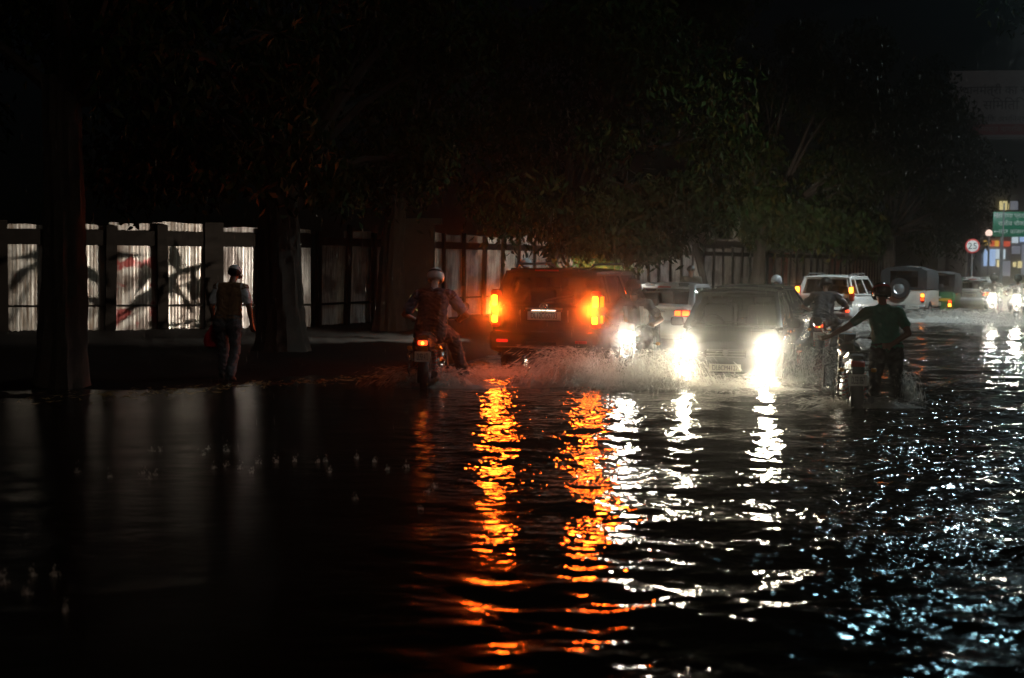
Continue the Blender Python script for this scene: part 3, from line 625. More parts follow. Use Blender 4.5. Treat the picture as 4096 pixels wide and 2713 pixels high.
for sx in (-1,1):
    hl = blob(suv,'headlamp',(sx*.72,2.12,.86),(.3,.24,.2),'clear_lens',.06,rz=-sx*R(14)); MB().ball((sx*.72,2.235,.86),.08,0,14,(1,.5,1)).build('headlamp_lens','headlight_glow',hl)
spot('headlight_beam', suv, (0,2.36,.86), (-.42,1,.0), 16000, 42, .9, (1,.93,.8), .12)
# --- dark hatchback, headlights on, coming towards us
HB = dict(L=3.6, W=1.58, belt=.99, roof=1.50, cab_bot=(-1.66,.92), cab_top=(-1.35,.12), wb=.94, wt=.76, crown=.07, cuts=[0,.42,1.], glass='window_glass', wr=.29, axles=(-1.15,1.2), handles=[-.5,.25], wheelside=1, mirror='dark_paint', seats=[(-.34,.05),(.34,.05),(-.36,-.85),(.36,-.85)],
  st=[(-1.8,.86,.4,.8,.92),(-1.76,.94,.32,.92,1.0),(-1.5,.99,.27,.96,1.02),(0,1.,.25,.95,1.0),(.85,1.,.25,.94,1.0),(1.1,.99,.26,.90,.985),(1.45,.95,.27,.84,.92),(1.65,.89,.28,.77,.86),(1.76,.82,.30,.70,.76),(1.82,.70,.34,.62,.66)])
Yh = 20.7; hx = gx(726,Yh); HH = R(15)
hb = car('hatchback', 'dark hatchback with blazing white headlights coming through the flood', (hx+1.8*math.sin(HH), Yh+1.8*math.cos(HH), -.2), math.pi-HH, HB, 'dark_paint')
MB().rbox((0,1.74,.45),(1.46,.24,.34),.1,seg=3).build('front_bumper','dark_paint',hb)
gr = MB().rbox((0,1.815,.64),(.62,.04,.13),.02).build('grille','plastic',hb)
for k in range(3): MB().rbox((0,1.84,.60+.04*k),(.56,.012,.012),.004).build('grille_bar','chrome',gr)
MB().lathe((0,1.845,.66),(0,1,0),[(.0,0),(.05,0),(.045,.012),(0,.014)],16).build('emblem','chrome',hb)
pt = plate(hb,(0,1.87,.44),math.pi,'DL8CM4127',.46,.11)
MB().rbox((0,1.862,.31),(.9,.03,.09),.02).build('air_intake','plastic',hb)
for sx in (-1,1):
    hl = blob(hb,'headlamp',(sx*.585,1.63,.73),(.30,.26,.19),'clear_lens',.06,rz=-sx*R(18))
    MB().ball((sx*.59,1.735,.735),.112,0,16,(1.05,.55,.92)).build('headlamp_lens','headlight_glow',hl)
    blob(hl,'indicator',(sx*.70,1.64,.69),(.05,.1,.08),'amber_lens',.02)
    fg = MB().lathe((sx*.585,1.84,.385),(0,1,0),[(.09,-.02),(.095,.02),(.08,.03)],18,).build('fog_lamp','plastic',hb)
    MB().ball((sx*.585,1.855,.385),.074,0,14,(1,.4,1)).build('fog_lens','fog_glow',fg)
    spot('fog_beam', hb, (sx*.585,1.95,.385), (0,1,-.2), 90, 100, .9, (1,.88,.64), .06)
    spot('headlight_beam', hb, (sx*.59,1.84,.735), (-.02*sx,1,-.03), 90, 75, .9, (1,.9,.7), .07)
MB().tube([(-.4,.93,1.0),(-.1,.80,1.06),(.25,.74,1.1)],.01,6).build('wiper','plastic',hb); MB().tube([(.2,.93,1.0),(.5,.80,1.06),(.62,.76,1.08)],.01,6).build('wiper','plastic',hb)

# --- silver sedan ahead of the scooter
SD = dict(L=4.4, W=1.72, belt=.98, belt_r=1.0, roof=1.43, cab_bot=(-1.72,1.1), cab_top=(-1.0,.25), wb=.92, wt=.74, crown=.06, cuts=[0,.45,1.], glass='window_glass', wr=.31, axles=(-1.3,1.35), handles=[-.6,.35],
  st=[(-2.2,.84,.38,.84,.93),(-2.16,.93,.34,.95,1.02),(-1.9,.98,.3,.97,1.04),(-1.5,1.,.28,.96,1.02),(0,1.,.26,.94,.99),(1.1,1.,.27,.93,.98),(1.5,.97,.28,.86,.93),(1.95,.9,.3,.76,.83),(2.15,.8,.34,.66,.7)])
def sedan_rear(root, txt, lamp, brake):
    yb = -2.2
    MB().rbox((0,yb+.02,.55),(1.6,.24,.32),.09,seg=3).build('rear_bumper', root['paint'], root); MB().rbox((0,yb-.03,.98),(1.42,.06,.07),.02).build('boot_lip',root['paint'],root)
    MB().rbox((0,yb-.045,.90),(.6,.02,.03),.008).build('chrome_strip','chrome',root); plate(root,(0,yb-.03,.80),0,txt,.5,.12)
    for sx in (-1,1):
        tl = blob(root,'tail_lamp',(sx*.66,yb+.03,.86),(.36,.14,.16),'red_lens',.04,rz=sx*R(10)); 
        if lamp: blob(tl,'lamp_cell',(sx*.74,yb-.035,.86),(.15,.03,.1),lamp,.02,rz=sx*R(10)); blob(tl,'lamp_cell',(sx*.57,yb-.055,.86),(.13,.03,.1),lamp,.02)
    MB().rbox((0,-1.25,1.40),(.3,.03,.03),.01).build('stop_lamp','red_lens',root)
Y1 = 30.5; sd = car('sedan', 'silver sedan with red tail lights beyond the oncoming scooter', (gx(652,Y1)+2.2*math.sin(R(21)), Y1+2.2*math.cos(R(21)), -.17), -R(21), SD, 'silver_paint'); sd['paint'] = 'silver_paint'
for sx in (-1,1): MB().ball((sx*.6,2.02,.72),.08,0,14,(1.2,.8,.8)).build('headlamp','headlight_glow',sd)
spot('headlight_beam', sd, (0,2.3,.74), (-.2,1,-.02), 22000, 38, .9, (1,.93,.8), .12)
sedan_rear(sd, 'DL4CAF2232', 'brake_glow_soft', 1); del sd['paint']
Y2 = 54.5; s2 = car('sedan', 'pale silver sedan driving ahead of the green auto rickshaw', (gx(968,Y2)+2.2*math.sin(R(24)), Y2+2.2*math.cos(R(24)), -.17), -R(24), SD, 'silver_paint'); s2['paint'] = 'silver_paint'
sedan_rear(s2, 'DL3CBA4419', 'brake_glow_soft', 1); del s2['paint']

Y6 = 26.4; s3 = car('sedan', 'dark sedan hidden behind the oncoming hatchback, only its roof showing', (gx(736,Y6)+2.2*math.sin(R(21)), Y6+2.2*math.cos(R(21)), -.14), -R(21), SD, 'dark_paint'); s3['paint'] = 'dark_paint'
sedan_rear(s3, 'DL9CZ7140', None, 0); del s3['paint']
# --- white estate with tall tail lamps
WG = dict(L=4.3, W=1.74, belt=1.02, belt_r=1.08, roof=1.58, cab_bot=(-2.08,1.05), cab_top=(-1.9,.3), wb=.94, wt=.78, crown=.07, cuts=[0,.22,.6,1.], glass='dark_glass', ri=(.08,.08,.05,.1), wr=.33, axles=(-1.3,1.35), handles=[-.5,.4],
  st=[(-2.15,.9,.42,.9,1.0),(-2.13,.95,.38,1.0,1.08),(-1.9,.99,.34,1.02,1.1),(0,1.,.32,1.0,1.05),(1.05,1.,.34,.98,1.03),(1.4,.97,.34,.92,.98),(1.95,.9,.36,.84,.88),(2.15,.8,.4,.7,.74)])
Y3 = 41.5; wg = car('estate_car', 'white estate car with tall red tail lamps ahead of the dark motorcyclist', (gx(824,Y3)+2.1*math.sin(R(27)), Y3+2.1*math.cos(R(27)), -.2), -R(27), WG, 'white_paint')
MB().rbox((0,-2.17,.58),(1.66,.24,.3),.08,seg=3).build('rear_bumper','white_paint',wg); MB().rbox((0,-2.3,.5),(1.3,.03,.1),.02).build('bumper_step','plastic',wg)
MB().rbox((0,-2.165,.93),(1.3,.04,.3),.02).build('tailgate','white_paint',wg); plate(wg,(0,-2.2,.9),0,'DL7CH3061',.5,.12)
for sx in (-1,1):
    tl = blob(wg,'tail_lamp',(sx*.79,-2.12,1.12),(.15,.16,.44),'red_lens',.05); blob(tl,'lamp_cell',(sx*.79,-2.21,1.22),(.11,.03,.16),'tail_core',.02); blob(tl,'lamp_cell',(sx*.79,-2.21,1.02),(.11,.03,.12),'tail_glow',.02) if sx < 0 else None
    blob(wg,'reflector',(sx*.66,-2.3,.62),(.2,.02,.06),'tail_glow',.012); MB().tube([(sx*.6,-1.75,1.63),(sx*.63,-1.6,1.69),(sx*.63,.0,1.7),(sx*.6,.15,1.64)],.02,6).build('roof_rail','steel',wg)  # reflectors are no lamps: their red return is given as emission
MB().tube([(.1,-2.12,1.13),(.4,-2.08,1.2)],.012,6).build('wiper','plastic',wg)

# --- open jeep with canvas top and spare wheel
Y4 = 49; jx = gx(903,Y4); jp = empty('jeep', (jx+1.6*math.sin(R(27)), Y4+1.6*math.cos(R(27)), -.2), -R(27), 'cream jeep with black canvas top and spare wheel on its tail', 'car')
MB().rbox((0,-.5,.80),(1.52,2.3,.62),.05).build('body','cream_paint',jp); MB().rbox((0,1.15,.86),(1.2,1.3,.5),.08).build('bonnet','cream_paint',jp)
MB().rbox((0,.45,1.28),(1.4,.05,.5),.02).build('windscreen','window_glass',jp)
cv = MB(); prof = [(-.77,1.12),(-.78,1.6),(-.72,1.8),(-.4,1.89),(0,1.92),(.4,1.89),(.72,1.8),(.78,1.6),(.77,1.12)]
cv.loft([[(x,-1.66,z) for x,z in prof]+[(x*.95,-1.66,z-.04) for x,z in prof[::-1]], [(x,-.6,z+.02) for x,z in prof]+[(x*.95,-.6,z-.02) for x,z in prof[::-1]], [(x,.45,z-.04) for x,z in prof]+[(x*.95,.45,z-.08) for x,z in prof[::-1]]])
cv.build('canvas_top','canvas',jp); fl = MB(); fl.box((-.62,-1.66,1.45),(.3,.03,.66)); fl.box((.62,-1.66,1.45),(.3,.03,.66)); fl.box((0,-1.66,1.82),(1.2,.03,.12)); fl.box((0,-1.66,1.16),(1.3,.03,.1)); fl.build('rear_flap','canvas',jp); MB().box((0,-1.655,1.48),(.95,.012,.55)).build('rear_window','window_glass',jp)
sp = MB().lathe((-.12,-1.78,1.16),(0,-1,0),[(.2,-.09),(.33,-.09),(.36,-.05),(.36,.05),(.33,.09),(.2,.09)],28,close=True).build('spare_wheel','rubber',jp); MB().lathe((-.12,-1.8,1.16),(0,-1,0),[(.2,.04),(.16,.02),(.06,.05),(0,.05)],20).build('rim','alloy',sp)
MB().rbox((0,-1.7,.53),(1.5,.12,.13),.03).build('rear_bumper','steel',jp); plate(jp,(.32,-1.775,.53),0,'DL2CW8815',.46,.12)
for sx in (-1,1):
    tl = blob(jp,'tail_lamp',(sx*.64,-1.675,.86),(.13,.06,.32),'red_lens',.02); blob(tl,'lamp_cell',(sx*.64,-1.71,.93),(.1,.02,.1),'tail_core',.02); blob(tl,'lamp_cell',(sx*.64,-1.71,.80),(.1,.02,.1),'tail_glow',.02)
    wheel(jp, sx*.68, -1.0, .36); wheel(jp, sx*.66, 1.2, .36); blob(jp,'fender',(sx*.68,1.2,.82),(.22,.9,.08),'cream_paint',.03)
    MB().rbox((sx*.86,.5,1.22),(.16,.06,.16),.03).build('wing_mirror','plastic',jp); MB().tube([(sx*.74,-1.6,1.1),(sx*.75,-1.6,1.75)],.02,6).build('hoop','steel',jp)

# --- auto rickshaw
Y5 = 51; ax_ = gx(936,Y5); ar = empty('auto_rickshaw', (ax_+1.2*math.sin(R(25)), Y5+1.2*math.cos(R(25)), -.2), -R(25), 'green auto rickshaw with black hood between jeep and pale sedan', 'rickshaw')
bd = MB(); bd.loft([[(x*k,y,z) for x,z in [(-.58,.35),(-.64,.5),(-.64,.95),(-.55,1.02),(.55,1.02),(.64,.95),(.64,.5),(.58,.35)]] for y,k in ((-1.25,.86),(-1.18,.98),(-.6,1.),(.2,.98),(.3,.9))]); bd.build('body','green_paint',ar)
MB().loft([[(x*k,y,z) for x,z in [(-.4,.3),(-.42,.9),(-.3,1.02),(.3,1.02),(.42,.9),(.4,.3)]] for y,k in ((.3,1.),(.9,.9),(1.25,.55),(1.36,.3))]).build('nose','green_paint',ar)
prf = [(-.64,.98),(-.66,1.45),(-.58,1.66),(-.3,1.74),(0,1.75),(.3,1.74),(.58,1.66),(.66,1.45),(.64,.98)]
MB().loft([[(x*k,y,z-dz) for x,z in prf]+[(x*.95*k,y,z-.03-dz) for x,z in prf[::-1]] for y,k,dz in ((-1.2,.9,.06),(-1.05,1.,0),(-.3,1.,0),(.2,1.,0),(.75,.93,.06))]).build('hood','canvas',ar)
MB().box((0,-1.17,1.12),(1.1,.03,.24)).box((-.5,-1.17,1.4),(.2,.03,.5)).box((.5,-1.17,1.4),(.2,.03,.5)).build('hood_back','canvas',ar); MB().box((0,-1.16,1.4),(.8,.012,.36)).build('rear_window','window_glass',ar)
MB().box((0,.72,1.3),(.95,.02,.6)).build('windscreen','window_glass',ar); MB().box((0,-1.275,.74),(1.0,.03,.1)).build('yellow_band','yellow_paint',ar); plate(ar,(.0,-1.29,.58),0,'DL1RM6620',.3,.12)
for sx in (-1,1):
    tl = blob(ar,'tail_lamp',(sx*.46,-1.29,.60),(.13,.06,.26),'red_lens',.02); blob(tl,'lamp_cell',(sx*.46,-1.325,.55),(.1,.02,.1),'tail_core',.02); blob(tl,'lamp_cell',(sx*.46,-1.325,.67),(.1,.02,.08),'tail_glow',.02)
    wheel(ar, sx*.56, -.8, .22, .12); MB().tube([(sx*.6,.3,.95),(sx*.62,.7,1.5)],.02,6).build('pillar','green_paint',ar)
wheel(ar, .02, 1.15, .22, .11)

# ================================================================== MOTORCYCLES
def moto_wheel(root, name, y, r=.30, wd=.10, rubber_r=None):
    n = 32; w0 = MB().lathe((0,y,r),(1,0,0),[(r*.82,-wd*.36),(r*.92,-wd*.5),(r*.985,-wd*.3),(r,0),(r*.985,wd*.3),(r*.92,wd*.5),(r*.82,wd*.36)],n,close=True).build(name,'rubber',root)
    b = MB().lathe((0,y,r),(1,0,0),[(r*.84,-.03),(r*.76,-.03),(r*.76,.03),(r*.84,.03)],n,close=True); b.lathe((0,y,r),(1,0,0),[(.03,-.07),(.07,-.05),(.07,.05),(.03,.07)],14)
    for k in range(10):
        a = k*math.pi/5; b.tube([(0,y+.06*math.cos(a),r+.06*math.sin(a)),(0,y+r*.78*math.cos(a),r+r*.78*math.sin(a))],.009,5)
    b.build('rim','alloy',w0); return w0
def motorcycle(label, loc, rz, paint='black_paint', tail=None, head=None, txt='DL5SAB2714', guard=True, beam=0, lean=0, front_txt=True):
    root = empty('motorcycle', loc, rz, label, 'motorcycle'); root.rotation_euler = (0, lean, rz)
    moto_wheel(root,'rear_wheel',-.64); moto_wheel(root,'front_wheel',.66)
    fr = MB(); fr.tube([(0,.42,.95),(0,.2,.55),(0,.05,.32),(0,-.25,.32),(0,-.35,.55),(0,-.75,.74)],.025,8); fr.tube([(0,.42,.93),(0,-.1,.78),(0,-.4,.74)],.025,8)
    for sx in (-.075,.075): fr.tube([(sx,-.28,.38),(sx,-.64,.30)],.022,8)
    fr.build('frame','plastic',root)
    en = MB().rbox((0,.03,.42),(.24,.34,.24),.05).lathe((0,.1,.5),(0,.25,1),[(.09,0),(.1,.03),(.085,.04),(.1,.07),(.085,.08),(.1,.11),(.085,.12),(.1,.15),(.07,.19)],16).build('engine','steel',root); MB().lathe((.13,-.02,.4),(1,0,0),[(0,.03),(.1,.02),(.11,-.01)],16).build('engine_cover','chrome',en)
    tk = []
    for y,w1,z0,z1 in ((-.12,.07,.80,.90),(-.05,.12,.78,.97),(.12,.155,.77,1.02),(.28,.14,.80,1.01),(.4,.09,.86,.97)):
        tk.append([(w1*math.cos(a)*(1 if abs(math.cos(a))>.0 else 1), y, (z0+z1)/2+(z1-z0)/2*math.sin(a)) for a in [2*math.pi*k/14 for k in range(14)]])
    MB().loft(tk).build('fuel_tank',paint,root)
    st = []
    for y,w1,z0,z1 in ((-.86,.07,.84,.89),(-.8,.10,.81,.91),(-.5,.125,.77,.88),(-.3,.12,.75,.845),(-.1,.09,.78,.86)):
        st.append([(w1*math.copysign(abs(math.cos(a))**.6,math.cos(a)), y, (z0+z1)/2+(z1-z0)/2*math.copysign(abs(math.sin(a))**.7,math.sin(a))) for a in [2*math.pi*k/16 for k in range(16)]])
    MB().loft(st).build('seat','seat_fabric',root)
    MB().loft([[(x*k,y,z) for x,z in ((-.11,z0),(.11,z0),(.1,z1),(-.1,z1))] for y,k,z0,z1 in ((-.90,.6,.76,.85),(-.82,.9,.70,.84),(-.45,1.,.62,.78),(-.25,1.,.6,.76))]).build('tail_panel',paint,root)
    for sx in (-1,1): MB().tube([(sx*.115,-.35,.80),(sx*.125,-.65,.86),(sx*.10,-.92,.93),(0,-.96,.94)],.012,6).build('grab_rail','chrome',root)
    arc = lambda y0,r0,a0,a1,x,n=12: [(x,y0+r0*math.cos(R(a0+(a1-a0)*k/n)),.30+r0*math.sin(R(a0+(a1-a0)*k/n))) for k in range(n+1)]
    def fender(name,y0,a0,a1,m):
        o_ = []; 
        for x_,dr in ((-.075,-.03),(-.05,.0),(0,.012),(.05,.0),(.075,-.03)): o_.append(arc(y0,.345+dr,a0,a1,x_))
        vs = [p for k in range(13) for p in (q[k] for q in o_)]; return MB().add(vs,[(k*5+i,k*5+i+1,k*5+i+6,k*5+i+5) for k in range(12) for i in range(4)]).build(name,m,root)
    fender('rear_fender',-.64,75,190,'plastic'); fender('front_fender',.66,20,150,paint)
    tl = blob(root,'tail_lamp',(0,-.93,.79),(.17,.07,.085),'red_lens',.025)
    if tail: blob(tl,'lamp_cell',(0,-.962,.79),(.13,.03,.062),tail,.02); MB().ball((0,-.975,.785),.022,0,10).build('bulb','tail_core',tl)
    p = plate(root,(0,-.975,.60),0,txt,.22,.14); 
    MB().box((0,-.955,.66),(.14,.02,.2)).build('plate_bracket','plastic',root)
    for sx in (-1,1):
        ia = MB().tube([(sx*.06,-.90,.72),(sx*.17,-.91,.72)],.01,6).build('indicator_stalk','plastic',root); blob(ia,'indicator',(sx*.19,-.91,.72),(.07,.05,.05),'amber_lens',.02)
        sh = MB().tube([(sx*.11,-.60,.32),(sx*.115,-.50,.68)],.016,8).build('shock_absorber','chrome',root); MB().tube([(sx*.11+.034*math.cos(t),-.585+.085*t/38+.034*math.sin(t),.36+.3*t/38) for t in [k*.8 for k in range(48)]],.006,5).build('spring','red_paint',sh)
        MB().tube([(sx*.085,.66,.30),(sx*.09,.55,.62),(sx*.09,.44,.96)],[.028,.026,.022],8).build('fork_leg','chrome',root)
        mr = MB().tube([(sx*.25,.40,1.04),(sx*.33,.40,1.16),(sx*.37,.39,1.22)],.008,6).build('mirror_stalk','plastic',root); MB().lathe((sx*.39,.385,1.245),(0,-1,.1),[(0,.016),(.062,.012),(.065,-.01),(0,-.02)],14).build('mirror','chrome',mr)
        pg = MB().tube([(sx*.08,-.08,.33),(sx*.24,-.09,.33)],.016,8).build('foot_peg','rubber',root)
        hb_ = MB().tube([(sx*.06,.44,1.0),(sx*.14,.43,1.05),(sx*.26,.38,1.05),(sx*.36,.31,1.03)],.013,8).build('handlebar','chrome',root); MB().tube([(sx*.255,.385,1.05),(sx*.37,.305,1.03)],.019,8).build('grip','rubber',hb_)
        MB().tube([(sx*.26,.42,1.05),(sx*.36,.37,1.02)],.006,5).build('lever','steel',hb_)
    MB().tube([(.1,.12,.38),(.13,-.1,.26),(.15,-.4,.27),(.16,-.95,.36)],[.025,.03,.045,.045],10).build('exhaust','chrome',root)
    if guard:
        g = MB()
        for dz in (0,.1,.2): g.tube([(-.13,-.38,.62-dz),(-.24,-.5,.62-dz),(-.25,-.75,.60-dz),(-.2,-.88,.56-dz)],.010,6)
        g.tube([(-.2,-.42,.64),(-.25,-.6,.64),(-.25,-.6,.3),(-.2,-.42,.3)],.010,6); g.build('side_guard','chrome',root)
        for sx in (-1,1): MB().tube([(sx*.08,.28,.75),(sx*.30,.30,.68),(sx*.31,.28,.42),(sx*.08,.22,.34)],.014,7).build('crash_bar','chrome',root)
    hl = MB().lathe((0,.52,.90),(0,1,0),[(0,-.10),(.07,-.08),(.10,0),(.105,.05),(.095,.06)],20).build('headlamp',paint,root)
    MB().ball((0,.575,.90),.10,0,16,(1,.4,1)).build('headlamp_lens', head or 'clear_lens', hl)
    MB().box((0,.56,1.03),(.22,.04,.14),rx=R(25)).build('instrument_panel','plastic',root)
    if beam: spot('headlight_beam', root, (0,.64,.90), (0,1,-.03), beam, 70, .9, (1,.92,.75), .08)
    return root

# ================================================================== PEOPLE
def round_cone(mb, a, b, ra, rb, n=12):
    a = Vector(a); b = Vector(b); L = (b-a).length
    if L < 1e-5: return mb.ball(a, ra, 0, 12)
    ax = (b-a)/L; pr = [(ra*math.sin(t), -ra*math.cos(t)) for t in (0,.45,.9,1.35)] + [(ra,0.)] + [(rb,L)] + [(rb*math.sin(t), L+rb*math.cos(t)) for t in (1.35,.9,.45,0)]
    return mb.lathe(a, ax, pr, n)
def person(label, loc, rz, J, mats, vox=.010, group=None, bulk=1., face=True, hands='grip', scale=1.):
    """J: joints (x right, y forward, z up); mats: region -> material. One continuous skin from tapered limbs."""
    Pm = []                                   # (a, b, ra, rb, region)
    def add(a, b, ra, rb, reg): Pm.append((Vector(a), Vector(b), ra, rb, reg))
    pel, nk, hd = Vector(J['pelvis']), Vector(J['neck']), Vector(J['head'])
    up = (nk-pel).normalized(); rt = Vector(J.get('right',(1,0,0))).normalized(); fw = up.cross(rt).normalized() * -1
    if fw.y < 0 and not J.get('flip'): fw = -fw
    k = bulk
    ch = pel.lerp(nk,.72); wa = pel.lerp(nk,.35)
    for s in (-1,1):
        add(pel+rt*s*.085, wa+rt*s*.07, .105*k, .10*k, 'shirt'); add(wa+rt*s*.07, ch+rt*s*.085, .10*k, .105*k, 'shirt'); add(ch+rt*s*.085, nk+rt*s*.12-up*.05, .105*k, .065*k, 'shirt')
        add(pel+rt*s*.09-up*.10, pel+rt*s*.085-up*.02, .105*k, .108*k, 'pants')
    add(pel+fw*.02*k, ch+fw*.02, .12*k, .11*k, 'shirt'); add(ch, nk-up*.03, .10*k, .07, 'shirt')
    add(nk-up*.02, hd-up*.06, .055, .052, 'collar' if 'collar' in mats else 'skin')
    hf = Vector(J.get('look', fw)).normalized(); hu = Vector(J.get('head_up', (hd-nk))).normalized(); hr = hf.cross(hu).normalized(); hf = hu.cross(hr).normalized()
    add(hd+hu*.03-hf*.015, hd+hu*.035+hf*.015, .088, .084, 'head'); add(hd+hu*.0+hf*.02, hd-hu*.085+hf*.045, .074, .042, 'skin')
    for s in (-1,1):
        add(hd+hr*s*.084-hu*.015, hd+hr*s*.092+hu*.02-hf*.012, .013, .015, 'skin')
        if face: add(hd+hr*s*.032+hf*.088+hu*.008, hd+hr*s*.036+hf*.088+hu*.008, .011, .011, 'eye'); add(hd+hr*s*.018+hf*.094+hu*.03, hd+hr*s*.05+hf*.084+hu*.03, .008,.008,'head')
    if face: add(hd+hf*.092+hu*.01, hd+hf*.108-hu*.03, .011, .017, 'skin'); add(hd+hf*.088-hu*.062-hr*.02, hd+hf*.088-hu*.062+hr*.02, .010, .010, 'lip')
    for s, S_ in ((-1,'L'),(1,'R')):
        sh, el, wr = Vector(J['sh'+S_]), Vector(J['el'+S_]), Vector(J['wr'+S_]); sl = J.get('sleeve', .65)
        add(nk+rt*s*.06-up*.04, sh, .07*k, .068*k, 'shirt')
        add(sh, sh.lerp(el,min(sl,1)), .068*k, .058*k, 'sleeve')
        if sl < 1: add(sh.lerp(el,sl-.04), el, .047, .043, 'arm')
        if sl > 1: add(el, el.lerp(wr,.85), .052*k, .042*k, 'sleeve')
        add(el, wr, .043, .030, 'arm')
        hdv = Vector(J.get('hand'+S_, (wr-el))).normalized(); sdv = Vector(J.get('palm'+S_, rt*s)).normalized(); sdv = (sdv - hdv*sdv.dot(hdv)).normalized(); cur = hdv.cross(sdv)*(-s)
        pc = wr + hdv*.045; add(wr, pc+hdv*.02, .030, .034, 'arm')
        for f in range(4):
            b0 = pc + hdv*.035 + sdv*(f-1.5)*.021; l1 = (.045,.05,.047,.036)[f]; b1 = b0 + (hdv*.8+cur*.6).normalized()*l1; b2 = b1 + (hdv*-.1+cur*1.).normalized()*l1*.8
            add(b0, b1, .0105, .0095, 'arm'); add(b1, b2, .0095, .008, 'arm')
        t0 = pc - hdv*.02 - sdv*s*0 + sdv*(-.03); t1 = t0 + (hdv*.5 - sdv*.7 + cur*.4).normalized()*.04; add(t0, t1, .014, .011, 'arm'); add(t1, t1+(hdv*.8+cur*.6).normalized()*.03, .011, .009, 'arm')
        hp, kn, an, to = Vector(J['hip'+S_]), Vector(J['kn'+S_]), Vector(J['an'+S_]), Vector(J['to'+S_])
        add(hp, kn, .104*k, .074*k, 'pants'); add(kn, kn.lerp(an,.3), .073*k, .073*k, 'pants'); add(kn.lerp(an,.3), an, .073*k, .063*k, 'pants')
        add(an-(to-an)*.25, to, .042, .036, 'shoe'); add(an, an.lerp(to,.2), .045, .042, 'shoe')
    mb = MB()
    for a, b, ra, rb, reg in Pm: round_cone(mb, a, b, ra, rb)
    me = bpy.data.meshes.new('person'); me.from_pydata(mb.v, [], mb.f); tmp = bpy.data.objects.new('tmp', me); col.objects.link(tmp)
    bm = bmesh.new(); bm.from_mesh(me); bmesh.ops.holes_fill(bm, edges=bm.edges[:]); bmesh.ops.recalc_face_normals(bm, faces=bm.faces); bm.to_mesh(me); bm.free()
    md = tmp.modifiers.new('r','REMESH'); md.mode = 'VOXEL'; md.voxel_size = vox; sm = tmp.modifiers.new('s','SMOOTH'); sm.iterations = 3 if vox < .012 else 2; sm.factor = .45
    bpy.context.view_layer.update(); out = bpy.data.meshes.new_from_object(tmp.evaluated_get(bpy.context.evaluated_depsgraph_get())); bpy.data.objects.remove(tmp); bpy.data.meshes.remove(me)
    out.name = 'person'; nf = len(out.polygons); cen = np.zeros(nf*3, np.float32); out.polygons.foreach_get('center', cen); cen = cen.reshape(-1,3)
    best = np.full(nf, 1e9); bi_ = np.zeros(nf, int)
    for i,(a,b,ra,rb,reg) in enumerate(Pm):
        a_ = np.array(a); d_ = np.array(b)-a_; t = np.clip(((cen-a_)@d_)/max(1e-9,d_@d_),0,1); dist = np.abs(np.linalg.norm(cen-a_-t[:,None]*d_,axis=1)-(ra+(rb-ra)*t)); m_ = dist < best; best[m_] = dist[m_]; bi_[m_] = i
    # creases in the wet clothes
    cr_ = np.array([Pm[i][4] in ('shirt','sleeve','pants') for i in bi_]); nv = len(out.vertices); co = np.zeros(nv*3, np.float32); nm = np.zeros(nv*3, np.float32); out.vertices.foreach_get('co', co); out.vertex_normals.foreach_get('vector', nm); co = co.reshape(-1,3); nm = nm.reshape(-1,3)
    wv = np.zeros(nv); lp = np.zeros(len(out.loops), np.int32); out.loops.foreach_get('vertex_index', lp); tot = np.zeros(nf, np.int32); out.polygons.foreach_get('loop_total', tot); np.maximum.at(wv, lp, np.repeat(cr_, tot).astype(float))
    wx = co[:,0]+.03*np.sin(19*co[:,2]+3*co[:,1]); wz = co[:,2]+.035*np.sin(17*co[:,0]+11*co[:,1]+2)
    msk = np.clip(vnoise(co[:,0]*6+3, co[:,2]*5+co[:,1]*4, 61)*1.8-.5, 0, 1)
    fold = vnoise(wx*14+wz*9+co[:,1]*6, wz*26-wx*7, 62)*1.6 + msk*vnoise(wx*9-wz*17, wz*34+co[:,1]*11+wx*20, 63)*1.6 + .5*vnoise(wx*33, wz*48+co[:,1]*20, 64) - 1.4
    co = co + nm*(fold*wv*.011)[:,None]; out.vertices.foreach_set('co', co.astype(np.float32).ravel()); out.update()
    regs = ['skin','shirt','sleeve','arm','pants','shoe','head','eye','lip','collar']; alias = {'sleeve':mats.get('shirt'),'arm':'skin','shoe':'shoe_black','head':'hair_black','eye':'eye_dark','lip':'lip'}
    out.materials.clear()
    for r_ in regs: out.materials.append(MAT[mats.get(r_) or alias.get(r_) or 'skin'])
    out.polygons.foreach_set('material_index', np.array([regs.index(Pm[i][4]) for i in bi_], np.int32)); out.shade_smooth()
    o = link('person', out, None, loc, rz); o.scale = (scale,)*3; tag(o, label, 'person', group)
    o_head = (hd, hu, hf, hr); return o, o_head
for nme, c_, r_ in (('shoe_black',(.02,.018,.017),.45),('hair_black',(.012,.01,.009),.5),('eye_dark',(.02,.015,.012),.2),('lip',(.16,.06,.045),.5),
    ('cloth_navy',(.018,.02,.03),.8),('cloth_black',(.015,.014,.014),.8),('cloth_blue',(.16,.22,.34),.8),('cloth_green',(.018,.20,.115),.7),('cloth_white',(.62,.64,.66),.8),('vest_brown',(.22,.12,.05),.8),
    ('cloth_grey',(.085,.09,.095),.85),('denim',(.035,.042,.06),.85),('jacket_dark',(.028,.027,.028),.6),('cloth_bright_blue',(.05,.11,.42),.7),('bag_red',(.55,.012,.02),.5),('helmet_white',(.62,.62,.62),.25),('helmet_red',(.25,.02,.02),.22),('helmet_black',(.012,.012,.013),.15),('cap_white',(.66,.66,.66),.8),('cloth_olive',(.08,.07,.05),.8)):
    cl = any(k in nme for k in ('cloth','vest','denim','jacket')); mat(nme, c_, r_, noise=.35 if cl else 0, bump=.9 if cl else 0, nscale=9, coat=.4 if 'helmet' in nme else 0)
